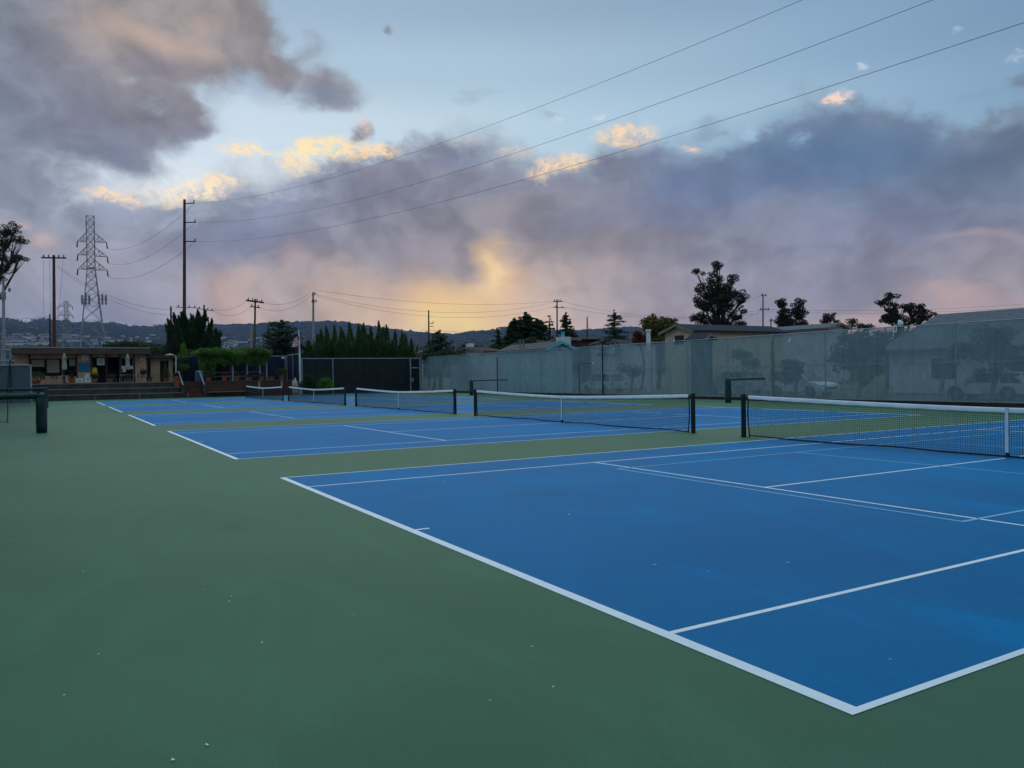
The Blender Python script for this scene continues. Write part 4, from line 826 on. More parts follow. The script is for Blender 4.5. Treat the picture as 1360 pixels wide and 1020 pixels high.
# dark screens behind the deck
def deck_screens():
    Y = 84.2
    def X(u, y=Y): return atY(u, 490, y).x
    z1 = atY(360, 473.5, Y).z
    t = thing('windscreen_fence', 'navy windscreen fence behind the pergola deck', 'fence', (X(310), Y, ZT))
    MB().box(X(229), X(381), Y-.01, Y+.01, ZT, z1).build('windscreen', M['screenBlue'], t)
    for u in (229, 268, 306, 344, 381): MB().tube([(X(u), Y-.06, ZT), (X(u), Y-.06, z1+.05)], .05, 6).build('post', M['galv'], t)
    MB().tube([(X(229), Y-.03, z1+.03), (X(381), Y-.03, z1+.03)], .05, 6).build('top_rail', M['capm'], t)
    t = thing('windscreen_fence', 'short navy windscreen panels stepping forward beside the flagpole', 'fence', (X(388, 80), 80, ZT))
    a = Vector((X(381), Y-.2, 0)); b = Vector((X(389.5, 79.5), 79.5, 0)); c = Vector((X(399, 77.6), 77.6, 0)); zz = atY(395, 470.5, 77.6).z
    for p, q in ((a, b), (b, c)):
        d = (q-p).normalized(); n = Vector((-d.y, d.x, 0))*.01; p2, q2 = p+d*.05, q-d*.05
        MB().add([tuple(p2+n+Vector((0, 0, ZT))), tuple(q2+n+Vector((0, 0, ZT))), tuple(q2+n+Vector((0, 0, zz))), tuple(p2+n+Vector((0, 0, zz))), tuple(p2-n+Vector((0, 0, ZT))), tuple(q2-n+Vector((0, 0, ZT))), tuple(q2-n+Vector((0, 0, zz))), tuple(p2-n+Vector((0, 0, zz)))], [(0,1,2,3),(4,7,6,5),(0,4,5,1),(1,5,6,2),(2,6,7,3),(3,7,4,0)]).build('windscreen', M['screenBlue'], t)
        MB().tube([(p.x, p.y, zz+.03), (q.x, q.y, zz+.03)], .05, 6).build('top_rail', M['capm'], t)
    for p in (b, c): MB().tube([(p.x, p.y, ZT-1.4 if p is c else ZT), (p.x, p.y, zz+.05)], .07, 6).build('post', M['steel'], t)
    t = thing('lamp_post', 'short post with a white box lamp at the right end of the pergola deck', 'lamp', (X(379, 80.5), 80.5, ZT)); z = atY(378, 476, 80.5).z
    MB().tube([(X(379, 80.5), 80.5, ZT+.9), (X(379, 80.5), 80.5, z)], .06, 6).build('pole', M['steel'], t); MB().box(X(374.5, 80.5), X(378.5, 80.5), 80.35, 80.65, z-.02, z+.14).build('lamp_head', M['white'], t)
    t = thing('lamp_post', 'slim white lamp post with a pale shade by the annex', 'lamp', (X(233.5, 79), 79, ZT)); z = atY(232, 471, 79).z; x = X(233.5, 79)
    MB().tube([(x, 79, ZT), (x+.03, 79, z-.2), (x-.25, 79, z)], .045, 6).build('pole', M['white'], t); MB().lathe((x-.5, 79, z-.05), [(.42, -.02), (.40, .04), (.22, .1), (.05, .16)], 14).build('lamp_shade', M['canvas'], t)
deck_screens()
# flagpole and limp flag
x = atY(399.5, 500, 76.4).x; xt = atY(397, 440, 76.4)
t = thing('flagpole', 'white flagpole standing where the dark fence meets the terrace', 'flagpole', (x, 76.4, 0)); MB().tube([(x, 76.4, 0), (x-.06, 76.4, 2.5), (xt.x, 76.4, xt.z)], [.14, .11, .05], 8).build('pole', M['white'], t); MB().lathe((xt.x, 76.4, xt.z), [(.03, -.05), (.08, 0), (.03, .07)], 10).build('finial', M['white'], t)
def flag():
    a = atY(396, 446, 76.4); b = atY(396, 462.5, 76.4); H = a.z-b.z; t = thing('flag', 'limp red and white striped flag with a blue corner hanging on the flagpole', 'flag', (a.x, 76.4, b.z)); nx, nz = 26, 30
    mr, mw, mbl = mat('flag red', (.62, .03, .05), .8, .1, 8), M['white'], mat('flag blue', (.02, .04, .18), .8, .1, 8); V = []; F = []; mi = []
    for j in range(nz+1):
        for i in range(nx+1):
            s = i/nx; q = j/nz; V.append((a.x+.06-s*.78*(.6+.4*q)+.08*math.sin(s*14+q*4)+.12*q, 76.32+.10*math.sin(s*19+q*3), a.z-q*H*.80-s*H*.2*(1-.3*q)))
    for j in range(nz):
        for i in range(nx): F.append((j*(nx+1)+i, j*(nx+1)+i+1, (j+1)*(nx+1)+i+1, (j+1)*(nx+1)+i)); st = int((j+i*.35)*13/(nz+8)); mi.append(2 if i < 8 and j < 11 else st % 2)
    m = MB(); m.v = V; m.f = F; m.m = mi; m.build('cloth', [mr, mw, mbl], t, smooth=True)
flag()
# ------------------------------------------------------------------ things on the deck
def pot(u, Y, r, h, label, plant=None, pr=(.3, .25), z=ZT, vv=490, pm='terra', dens=260):
    x = atY(u, vv, Y).x; t = thing('flower_pot', label, 'flower pot', (x, Y, z), 'clay pots along the deck edge')
    MB().lathe((x, Y, z), [(r*.68, 0), (r*.95, h*.78), (r*1.1, h*.79), (r*1.12, h), (r*.9, h), (r*.86, h*.86)], 16).build('pot', M[pm], t, smooth=False)
    if plant:
        P, N = blob_pts((x, Y, z+h+pr[1]*.7), pr[0], pr[1], pr[0], dens, .2); P[:, 2] = np.maximum(P[:, 2], z+h*.95); leaf_mesh('plant', leaves(P, N*.6+np.array((0, 0, .7)), .14, .06, .5), M[plant], t)
    return t, x
YE = YT+1.75
pot(47, YE, .42, .32, 'wide low terracotta trough pot at the left end of the deck edge', 'leafmid', (.75, .5), dens=600)
pot(95, YE, .28, .42, 'terracotta pot below the first closed umbrella with a thin plant', 'leafmid', (.25, .3))
t, x = pot(125, YE, .26, .38, 'terracotta pot with tall yellow flowers under the poster', 'leafmid', (.42, .35), dens=420)
P, N = blob_pts((x+.05, YE, ZT+.98), .24, .42, .24, 240, .2); leaf_mesh('blossom', leaves(P, N, .11, .09, .6), M['yellow'], t)
pot(146, YE, .27, .36, 'terracotta pot in front of the open doorway', 'leafmid', (.36, .26))
pot(168.5, YE, .28, .30, 'low terracotta pot in front of the second closed umbrella', 'leafdark', (.3, .15))
pot(198, YE, .24, .26, 'small terracotta pot at the right end of the clubhouse', 'leafred', (.3, .14))
pot(220.5, YE, .26, .34, 'terracotta pot before the annex door', 'leafmid', (.38, .62), dens=420)
pot(234, YT-.35, .30, .62, 'lower terracotta pot of the stacked pair beside the steps', None, z=1.0)
pot(233.5, YT+.9, .30, .50, 'upper terracotta pot of the pair beside the steps', 'leafdark', (.3, .22), z=1.5)
pot(277, YT+.5, .27, .36, 'terracotta pot with a rounded bush right of the steps', 'leafmid', (.42, .4), dens=500)
pot(298, YT+.5, .30, .46, 'terracotta pot with reddish plant in front of the pergola post', 'leafred', (.3, .22))
pot(314.5, YT+.5, .24, .42, 'plain terracotta pot between two pergola posts', 'leafdark', (.2, .14))
pot(331.5, YT+.5, .28, .34, 'terracotta pot with a dark plant above the left end of the farthest net', 'leafdark', (.34, .18))
pot(347, YT+.5, .25, .36, 'terracotta pot with a green tuft behind the farthest net', 'leafmid', (.34, .26))
pot(361, YT+.5, .24, .34, 'bright terracotta pot just left of the big round bush pot', 'leafred', (.2, .1))
pot(356, YT+.55, .15, .22, 'small orange pot leaning beside the bright terracotta pot', None)
pot(374, YT+.5, .30, .48, 'terracotta pot holding the biggest round bush near the flagpole', 'leafmid', (.62, .46), dens=900)
def umbrella(u, v0, Y, label):
    x = atY(u, 480, Y).x; zt = atY(u, v0, Y).z; t = thing('patio_umbrella', label, 'umbrella', (x, Y, ZT), 'closed patio umbrellas on the deck')
    MB().tube([(x, Y, ZT+.03), (x, Y, zt)], .03, 8).build('pole', M['darkwood'], t); MB().lathe((x, Y, ZT), [(.24, 0), (.24, .06), (.05, .1)], 14).build('base', M['darkpipe'], t)
    mb = MB(); n = 16; prof = [(.16, zt-1.52), (.19, zt-1.3), (.14, zt-.9), (.15, zt-.6), (.22, zt-.46), (.13, zt-.44), (.11, zt-.25), (.03, zt-.02)]; o = []
    for r, z in prof:
        for j in range(n): a = 2*math.pi*j/n; q = r*(1+.22*(j % 2)); o.append((x+q*math.cos(a), Y+q*math.sin(a), z))
    mb.add(o, [(i*n+j, i*n+(j+1) % n, (i+1)*n+(j+1) % n, (i+1)*n+j) for i in range(len(prof)-1) for j in range(n)]+[tuple(range(n))[::-1]]); mb.build('canopy', M['canvas'], t)
umbrella(85.5, 468.5, 79.6, 'closed beige patio umbrella left of the clock'); umbrella(169.5, 469.5, 79.6, 'closed beige patio umbrella in front of the clubhouse door')
def patio_table(u, Y, label):
    x = atY(u, 490, Y).x; t = thing('patio_table', label, 'table', (x, Y, ZT), 'patio tables'); MB().lathe((x, Y, ZT+.70), [(.50, 0), (.52, .015), (.50, .03)], 20).build('tabletop', M['steel'], t)
    for a in (.6, 2.2, 3.8, 5.4): MB().tube([(x+.4*math.cos(a), Y+.4*math.sin(a), ZT), (x+.15*math.cos(a), Y+.15*math.sin(a), ZT+.698)], .018, 5).build('leg', M['steel'], t)
def patio_chair(label, first=None):
    t = thing('patio_chair', label, 'chair', (0, 0, 0), 'patio chairs'); MB().box(-.24, .24, -.24, .24, .43, .46).build('seat', M['cord'], t)
    mb = MB()
    for i in range(5): mb.box(-.22+.1*i, -.18+.1*i, .22, .24, .475, .9)
    mb.box(-.25, .25, .215, .245, .901, .94); mb.build('backrest', M['cord'], t)
    for x, y in ((-.22, -.22), (.22, -.22), (-.22, .22), (.22, .22)): MB().tube([(x, y, 0), (x*.95, y*.95, .43)], .015, 5).build('leg', M['steel'], t)
    for s in (-1, 1): MB().tube([(s*.25, -.2, .45), (s*.27, -.2, .66), (s*.26, .2, .68)], .015, 5).build('armrest', M['steel'], t)
    return t
patio_table(88, 79.6, 'round patio table around the left closed umbrella'); patio_table(170, 79.6, 'round patio table around the umbrella by the door')
pc = patio_chair('dark patio chair in front of the beige window reflections'); pc.location = (atY(62, 490, 79.4).x, 79.4, ZT); pc.rotation_euler.z = 1.2
for u, Y, r, lb in ((54, 80.0, -.6, 'dark patio chair at the left end of the deck'), (71, 79.8, 2.6, 'dark patio chair facing the window, left of the umbrella'), (79, 79.2, 1.7, 'dark patio chair drawn up to the left umbrella table'), (150, 80.2, 3.4, 'dark patio chair inside the shade of the open doorway'),
                    (162, 79.4, 1.4, 'dark patio chair left of the umbrella table by the door'), (180, 79.4, -1.5, 'dark patio chair right of the umbrella table by the door'), (187, 79.9, -.7, 'dark patio chair against the tan wall at the right'), (308, 80.4, 3.1, 'dark patio chair beneath the pergola, left of centre'), (322, 80.6, 2.8, 'dark patio chair beneath the pergola, right of centre')):
    dup(pc, (atY(u, 490, Y).x, Y, ZT), r, lb)
def cooler(u, w_, h, label):
    x = atY(u, 490, 80.6).x; t = thing('drink_cooler', label, 'cooler', (x, 80.6, ZT)); MB().box(x-w_/2, x+w_/2, 80.4, 80.9, ZT+.05, ZT+h).build('body', M['white'], t, bevel=.02)
    MB().box(x-w_/2-.01, x+w_/2+.01, 80.385, 80.91, ZT+h+.002, ZT+h+.06).build('lid', M['white'], t); MB().box(x-.1, x+.1, 80.37, 80.398, ZT+h*.55, ZT+h*.7).build('handle', M['darkpipe'], t)
cooler(105.5, .62, .42, 'low white cooler below the blue board'); cooler(116.5, .55, .60, 'taller white cooler beside the yellow flowers')
t = thing('barbecue_grill', 'small dark round grill standing by the tan wall at the right of the clubhouse', 'grill', (atY(190.5, 490, 80.2).x, 80.2, ZT)); x = t.location.x
MB().lathe((x, 80.2, ZT+.75), [(.08, -.02), (.26, .1), (.30, .25), (.27, .42), (.1, .55)], 16).build('bowl', M['darkpipe'], t, smooth=True)
for a in (.4, 2.5, 4.6): MB().tube([(x+.28*math.cos(a), 80.2+.28*math.sin(a), ZT), (x+.1*math.cos(a), 80.2+.1*math.sin(a), ZT+.78)], .015, 5).build('leg', M['steel'], t)
t = thing('trash_bin', 'round grey blue slatted bin on the deck between the handrails', 'bin', (atY(264.5, 490, 78.6).x, 78.6, ZT)); x = t.location.x; mb = MB()
for j in range(22): a = 2*math.pi*j/22; mb.box(x+.36*math.cos(a)-.035, x+.36*math.cos(a)+.035, 78.6+.36*math.sin(a)-.02, 78.6+.36*math.sin(a)+.02, ZT+.03, ZT+.92)
mb.build('slats', mat('bin grey blue', (.10, .15, .20), .6, .2, 4), t); MB().lathe((x, 78.6, ZT+.9), [(.40, .03), (.40, .08), (.2, .12)], 18).build('rim', M['galv'], t); MB().lathe((x, 78.6, ZT), [(.31, .02), (.31, .9)], 16).build('liner', M['darkpipe'], t)
t = thing('garden_statue', 'small white statue on the timber wall left of the flagpole', 'statue', (atY(392, 500, 76.9).x, 76.9, 1.0)); x = t.location.x
MB().lathe((x, 76.9, .5), [(.20, 0), (.20, .35), (.15, .4)], 12).build('pedestal', M['conc'], t); MB().lathe((x, 76.9, .9), [(.13, 0), (.16, .12), (.10, .3), (.13, .45), (.06, .56), (.09, .64), (.05, .76), (.01, .8)], 12).build('figure', M['white'], t, smooth=True)

# ================================================================== number sign, floodlight and vent on the right fence
p = atX(1188.5, 437, XF-.12); t = thing('number_sign', 'white sign with the number 4 at the top of the right fence', 'sign', (p.x, p.y, p.z-.2))
MB().box(XF-.13, XF-.11, p.y-.10, p.y+.10, p.z-.16, p.z+.17).build('board', M['white'], t)
mb = MB(); fx0, fx1 = XF-.137, XF-.131
mb.box(fx0, fx1, p.y-.045, p.y-.02, p.z-.10, p.z+.10).box(fx0, fx1, p.y-.019, p.y+.05, p.z-.035, p.z-.012)
mb.add([(fx0, p.y+.05, p.z-.012), (fx0, p.y+.03, p.z-.012), (fx0, p.y-.019, p.z+.07), (fx0, p.y-.019, p.z+.10)], [(0, 1, 2, 3)]); mb.build('numeral', M['darkpipe'], t)
p = atX(1194, 430, XF+.1); t = thing('floodlight', 'round pale floodlight perched on top of the right fence above the number sign', 'floodlight', (p.x, p.y, 3.6)); MB().tube([(XF+.05, p.y+.1, 3.6), (XF+.05, p.y+.1, p.z)], .025, 6).build('bracket', M['galv'], t)
o = []; n = 16
for dx, r in ((-.16, .04), (-.12, .12), (.0, .17), (.05, .185)):
    for j in range(n): a = 2*math.pi*j/n; o.append((p.x+r*math.cos(a)*.6, p.y-.05+dx+0*r, p.z+r*math.sin(a)))
MB().add(o, [(i*n+j, i*n+(j+1) % n, (i+1)*n+(j+1) % n, (i+1)*n+j) for i in range(3) for j in range(n)]+[tuple(range(n))[::-1], tuple(range(3*n, 4*n))]).build('housing', M['white'], t, smooth=True)
p = atD(861, 438, 66); q = atD(861, 470, 66); t = thing('vent_pipe', 'white vent pipe with a cap standing up behind the right fence', 'vent pipe', (p.x, p.y, 0)); MB().tube([(p.x, p.y, 0), (p.x, p.y, p.z-.15)], .18, 12).build('pipe', M['white'], t); MB().lathe((p.x, p.y, p.z-.15), [(.24, 0), (.26, .1), (.2, .15)], 14).build('cap', M['white'], t)

# ================================================================== houses beyond the right fence
def gable_house(name, label, x0, x1, y0, y1, zw, zr, axis, wall, roof, windows=(), ov=.35, extras=None, trimm='white', cat='house'):
    t = thing(name, label, cat, ((x0+x1)/2, (y0+y1)/2, 0)); mb = MB().box(x0, x1, y0, y1, 0, zw)
    def gab(a0, a1, c, s):   # gable triangle at constant other axis
        m_ = (a0+a1)/2
        if axis == 'x': mb.add([(c, a0, zw), (c, a1, zw), (c, m_, zr-.1), (c+s*.1, a0, zw), (c+s*.1, a1, zw), (c+s*.1, m_, zr-.1)], [(0, 1, 2), (3, 5, 4), (0, 2, 5, 3), (1, 4, 5, 2)])
        else: mb.add([(a0, c, zw), (a1, c, zw), (m_, c, zr-.1), (a0, c+s*.1, zw), (a1, c+s*.1, zw), (m_, c+s*.1, zr-.1)], [(0, 1, 2), (3, 5, 4), (0, 2, 5, 3), (1, 4, 5, 2)])
    if axis == 'x': gab(y0, y1, x0, 1); gab(y0, y1, x1, -1)
    else: gab(x0, x1, y0, 1); gab(x0, x1, y1, -1)
    mb.build('wall', M[wall], t)
    th = .14; a0, a1, b0, b1 = (x0, x1, y0, y1) if axis == 'x' else (y0, y1, x0, x1); m_ = (b0+b1)/2; sl = (zr-zw)/(m_-b0); e = zw-sl*ov
    prof = [(b0-ov, e), (m_, zr), (b1+ov, e), (b1+ov, e+th), (m_, zr+th), (b0-ov, e+th)]
    if axis == 'x': r = MB().prism(prof, 'x', a0-ov, a1+ov).build('roof', M[roof], t)
    else: r = MB().prism(prof, 'y', a0-ov, a1+ov).build('roof', M[roof], t)
    # barge boards
    for c in (a0-ov-.05, a1+ov+.002):
        pf = [(b0-ov, e-.1), (m_, zr-.1), (b1+ov, e-.1), (b1+ov, e+th*.8), (m_, zr+th*.8), (b0-ov, e+th*.8)]
        MB().prism(pf, axis, c, c+.048).build('barge_board', M[trimm], r)
    for w_ in windows: MB().box(*w_).build('window', M['darkopen'], t)
    return t, r
# cream house: gable towards the court, ridge running away to the right
g0 = atD(921, 440, 60); gl = atD(883, 446, 64); X0 = g0.x; Yn = g0.y; Yf_ = atX(883, 446, X0).y; ew = g0.z; rz = atX(902, 432.5, X0).z; Xe = atY(1040, 440, Yn).x
t, r = gable_house('house', 'cream stucco house with a dark slate roof beneath the tallest eucalyptus', X0, min(Xe, X0+16), Yn, Yf_, ew+.05, rz, 'x', 'yellowwall', 'shingled', trimm='tread')
wA, wB = atX(896, 446, X0-.02), atX(908, 452, X0-.02); MB().box(X0-.03, X0-.003, wB.y, wA.y, wB.z-.3, wA.z).build('window', M['darkopen'], t)
# grey-roofed house with the pale blue gable
gA = atD(760, 461, 72); Yg = gA.y; gB = atY(727, 464.5, Yg); rz = atY(746.5, 455, Yg).z; Yfar = atX(681, 459, (gA.x+gB.x)/2).y
t, r = gable_house('house', 'house with a warm grey roof, pale blue gable and turquoise chimney', gB.x, gA.x, Yg, min(Yfar, Yg+24), (gA.z+gB.z)/2, rz, 'y', 'bluewall', 'roofgrey', trimm='turq')
MB().box((gA.x+gB.x)/2-.15, (gA.x+gB.x)/2+.15, Yg-.03, Yg-.003, rz-.75, rz-.45).build('window', M['darkopen'], t)
c0, c1 = atY(744.5, 457, Yg+2.2), atY(756.5, 447.5, Yg+2.2); ch = MB().box(c0.x, c1.x, Yg+2, Yg+3, c0.z-1, c1.z).build('chimney', M['whitewall'], r); q = atY(750, 440.5, Yg+2.2)
MB().lathe((q.x, Yg+2.5, c1.z+.002), [(.17, 0), (.14, q.z-c1.z-.1), (.2, q.z-c1.z-.08), (.2, q.z-c1.z)], 12).build('chimney_pot', M['turq'], ch)
for u in (690.6, 695): q = atX(u, 452, (gA.x+gB.x)/2-1.2); MB().tube([(q.x, q.y, q.z-1.3), (q.x, q.y, q.z)], .07, 8).build('vent_pipe', M['tread'], r)
# large grey shingle roof at the far right (hipped)
XR = 47.0; e1 = atX(1226, 429, XR); rA = atX(1246, 417.5, XR+5); rB = atX(1360, 409, XR+5); zE = 3.0; t = thing('house', 'long low house under the large grey shingle roof at the right edge', 'house', (XR+5, 20, 0))
ya = e1.y+3.5; yb = -4.0; rz = rA.z; MB().box(XR+.6, XR+9.4, yb+.6, ya-.6, 0, zE).build('wall', M['whitewall'], t)
MB().add([(XR, yb, zE), (XR+10, yb, zE), (XR+10, ya, zE), (XR, ya, zE), (XR+5, yb+5, rz), (XR+5, rA.y, rz), (XR, yb, zE-.12), (XR+10, yb, zE-.12), (XR+10, ya, zE-.12), (XR, ya, zE-.12)], [(0, 4, 5, 3), (1, 2, 5, 4), (0, 1, 4), (2, 3, 5), (0, 3, 9, 6), (3, 2, 8, 9), (2, 1, 7, 8), (1, 0, 6, 7), (6, 9, 8, 7)]).build('roof', M['shingle'], t)
for y in (ya-4, ya-9, ya-14, ya-20): f = MB().box(XR+.56, XR+.597, y-1.3, y+.3, 1.0, 2.3).build('window', M['darkopen'], t)
MB().box(XR+.55, XR+.597, ya-12.5, ya-10.8, .05, 2.3).build('garage_door', M['capm'], t)
MB().box(XR+.1, XR+.9, ya-14.5, ya-9.8, 2.42, 2.6).build('porch_roof', M['darkwood'], t)
# others, lower and farther
def small_house(label, u0, u1, v0, v1, D, wall, roof, axis='x', dep=8):
    a = atD(u0, v1, D); b = atD(u1, v1, D); c = atD((u0+u1)/2, v0, D); x0, x1 = sorted((a.x, b.x)); y0 = min(a.y, b.y)
    return gable_house('house', label, x0, x1, y0, y0+dep, a.z, c.z, axis, wall, roof, ov=.3, trimm='tread')
small_house('low brown-roofed house behind the pole, right of the turquoise chimney', 762, 800, 448, 452, 92, 'roofbrown', 'roofbrown')
small_house('low brown-roofed house just left of the turquoise chimney', 716, 740, 452, 456, 90, 'whitewall', 'roofbrown')
t, r = small_house('brown-roofed house with a small white chimney left of the grey roof', 636, 668, 461, 468, 84, 'whitewall', 'roofbrown')
q = atD(646, 458, 84); MB().box(q.x-.3, q.x+.3, q.y+3.4, q.y+4.2, q.z-2, q.z+.3).build('chimney', M['white'], r)
small_house('white house with a pale tent-shaped roof behind the right fence', 1081, 1126, 431, 437, 74, 'whitewall', 'shingle', 'y', 9)
small_house('small dark gazebo roof in front of the cream house', 930, 946, 445, 449, 56, 'darkopen', 'shingled', 'y', 1.4)
small_house('low house roof peeking between cypress row and fence corner', 545, 562, 468, 473, 120, 'whitewall', 'roofbrown')
small_house('long dark shed roof between the loose conifer and the vent pipe', 826, 870, 449, 456, 86, 'whitewall', 'shingled')
# ------------------------------------------------------------------ parked cars
def car(paint, suv=True):
    t = thing('parked_car', '', 'car', (0, 0, 0), 'cars parked along the street behind the right fence'); L = 4.5; W_ = 1.82; hb = .98 if suv else .86; hr = 1.66 if suv else 1.42; wb = 1.33; rw = .35
    def arch(cx): return [(cx+.42*math.cos(math.pi*k/10), .30+.42*math.sin(math.pi*k/10)) for k in range(11)]
    low = [(-2.22, .34), (-2.25, .62), (-2.2, hb-.02), (-1.9, hb+.02)]+[(1.0, hb+.02), (1.75, hb-.10), (2.12, hb-.22), (2.25, .55), (2.2, .30)]+arch(wb)+arch(-wb)
    for part in ('body',): b = MB().prism([(x, z) for x, z in low], 'y', -W_/2, W_/2).build('body', M[paint], t, bevel=.03)
    cab = [(-2.1, hb+.0), (-1.85 if suv else -1.5, hr-.12), (-1.55 if suv else -1.1, hr), (.15, hr), (.45, hr-.06), (1.15, hb+.0)]
    def green(name, m_, sx, y0, y1, s=1.0, dz=0):
        o = []; n = len(cab)
        for y in (y0, y1):
            for x, z in cab: f = (z-hb)/(hr-hb); o.append((x*sx, y*(1-.16*f), hb+.021+(z-hb)*s+dz))
        return MB().add(o, [tuple(range(n))[::-1], tuple(range(n, 2*n))]+[(i, (i+1) % n, n+(i+1) % n, n+i) for i in range(n)]).build(name, m_, t)
    green('cabin_glass', M['carglass'], .985, -W_/2+.05, W_/2-.05, .96)
    r = MB(); o = [(-1.87 if suv else -1.5, -.66, hr-.06), (.42, -.66, hr-.04), (.42, .66, hr-.04), (-1.87 if suv else -1.5, .66, hr-.06)]; r.add(o+[(x, y, z+.08) for x, y, z in o], [(3, 2, 1, 0), (4, 5, 6, 7), (0, 1, 5, 4), (1, 2, 6, 5), (2, 3, 7, 6), (3, 0, 4, 7)]); r.build('roof', M[paint], t, bevel=.02)
    for s in (-1, 1):
        for xa, xb in ((-.72, -.95), (.42, 1.15), (-1.9, -2.05)):
            MB().tube([(xa*.985 if xa > 0 else xa, s*.755, hr-.05), (xb if xa > 0 else xb, s*.87, hb+.03)], .04, 5).build('pillar', M[paint], t)
        for x in (-wb, wb):
            w1 = MB(); n = 22; o = []
            for y in (s*(W_/2-.02), s*(W_/2-.24)):
                for rr in (rw, .22): o += [(x+rr*math.cos(2*math.pi*k/n), y, rw+rr*math.sin(2*math.pi*k/n)) for k in range(n)]
            f = []
            for k in range(n): k2 = (k+1) % n; f += [(k, k2, n+k2, n+k), (2*n+k, 3*n+k, 3*n+k2, 2*n+k2), (k, 2*n+k, 2*n+k2, k2), (n+k, n+k2, 3*n+k2, 3*n+k)]
            wh = w1.add(o, f).build('wheel', M['tyre'], t)
            sp = MB(); yy = s*(W_/2-.05)
            for k in range(5):
                a = 2*math.pi*k/5; c_, s_ = math.cos(a), math.sin(a); q = [(x+.03*-s_, rw+.03*c_), (x+.21*c_-.035*s_, rw+.21*s_+.035*c_), (x+.21*c_+.035*s_, rw+.21*s_-.035*c_), (x+.03*s_, rw-.03*c_)]
                sp.prism(q, 'y', yy-.02, yy+.02)
            sp.prism([(x+.05*math.cos(k), rw+.05*math.sin(k)) for k in np.linspace(0, 5.6, 9)], 'y', yy-.023, yy+.023); sp.build('rim', M['rim'], wh)
            MB().prism([(x+.215*math.cos(2*math.pi*k/n), rw+.215*math.sin(2*math.pi*k/n)) for k in range(n)], 'y', s*(W_/2-.16), s*(W_/2-.15)).build('hub', M['darkpipe'], wh)
        MB().box(2.08, 2.235, s*.62-.16, s*.62+.16, .66, .78).build('headlight', M['lampglass'], t); MB().box(-2.258, -2.18, s*.72-.12, s*.72+.12, .68, .9).build('tail_light', M['roofbrown'], t)
        MB().box(.72, .92, s*.93-.06, s*.93+.06, hb+.02, hb+.15).build('mirror', M[paint], t)
        for x in (-.35, .62): MB().box(x, x+.16, s*(W_/2+.004)-.008, s*(W_/2+.004)+.008, hb-.16, hb-.13).build('door_handle', M['rim'], t)
    MB().box(2.19, 2.262, -.6, .6, .5, .62).build('grille', M['darkpipe'], t)
    return t
cars = {}
for paint, suv in (('white car', False), ('white car', True), ('silver car', True), ('dark car', True), ('grey car', True)): cars[(paint, suv)] = (paint, suv)
Xc = 39.2
for (key, y, rot, lb) in ((('white car', False), 20.6, 90, 'white sedan parked nearest, behind the windscreen at the right edge'), (('silver car', True), 38.5, 90, 'silver SUV parked behind the windscreen left of the front post'),
                          (('white car', True), 54.0, 90, 'white SUV parked behind the windscreen with its wheel right of the dark post'), (('grey car', True), 60.5, 90, 'pale grey SUV mostly hidden behind the dark fence post'), (('white car', True), 32.6, -90, 'white SUV end showing pale bumper lines beneath the padded pipe')):
    c = car(*key); c['label'] = lb; c.location = (Xc, y, -.022); c.rotation_euler.z = R(rot)

# ================================================================== poles, towers and wires
def P_(u, v, Y): return atY(u, v, Y)
def pole(name, label, cat, u, vtop, Y, r, mt, arms=(), extra=None, utop=None, group='utility poles'):
    b = P_(u, 480, Y); a = P_(utop or u, vtop, Y); t = thing(name, label, cat, (b.x, Y, 0), group); MB().tube([(b.x, Y, 0), ((a.x+b.x)/2, Y, a.z/2), (a.x, Y, a.z)], [r*1.25, r*1.05, r*.8], 10).build('pole', M[mt], t)
    for (u0, v0, u1, v1, rr, ins) in arms:
        p, q = P_(u0, v0, Y), P_(u1, v1, Y); y = Y-r-.02
        if abs(p.x-q.x) > .1 and rr > 0: m = MB().tube([(p.x, y, p.z), (q.x, y, q.z)], rr, 4).build('crossarm', M['darkwood' if mt in ('wood', 'darkwood', 'rust') else 'steel'], t)
        for k in range(ins):
            f = (k+.5)/ins if ins > 1 else .95; x = p.x+(q.x-p.x)*f; z = p.z+(q.z-p.z)*f; MB().lathe((x, y, z+rr), [(.06, 0), (.10, .08), (.05, .14), (.10, .2), (.04, .32)], 8).build('insulator', M['darkpipe'], t)
    return t
tall = pole('transmission_pole', 'tall rust-red steel pole rising out of the big juniper with three short arms', 'utility pole', 244, 265, 110, .20, 'rust', [(244, 271, 258, 270, .07, 1), (244, 296, 259.5, 295.5, .07, 1), (244, 321, 259.5, 321, .07, 1)], utop=245)
pole('utility_pole', 'brown wooden pole with a wide single crossarm in front of the lattice towers', 'utility pole', 71.5, 339, 120, .20, 'rust', [(54.5, 342.5, 88, 343, .10, 5)])
pole('utility_pole', 'short dark pole beside the brown crossarm pole', 'utility pole', 66.2, 417, 118, .11, 'darkwood')
t = pole('street_light', 'grey pole with a short lamp arm at the left edge', 'street lamp', 4.5, 370, 95, .15, 'steel', [(4, 380, 13, 381, .04, 0)], group='street lamps')
q = P_(12.5, 383, 95); MB().box(q.x-.12, q.x+.12, 94.7, 95.1, q.z-.35, q.z).build('lamp_head', M['steel'], t); q = P_(4.5, 392, 95); MB().lathe((q.x, 95, q.z), [(.2, -.5), (.24, -.2), (.24, .3), (.15, .4)], 10).build('transformer', M['steel'], t)
pole('utility_pole', 'plain dark pole at the left side of the big juniper', 'utility pole', 227, 407, 130, .16, 'darkwood')
pole('utility_pole', 'wooden pole with a long thin crossarm just right of the tall rust pole', 'utility pole', 271, 405, 130, .16, 'wood', [(233, 408, 262, 409, .05, 4), (262, 410, 284, 413, .05, 4)])
pole('utility_pole', 'short dark stub pole right of the long crossarm pole', 'utility pole', 276.5, 421, 128, .14, 'darkwood')
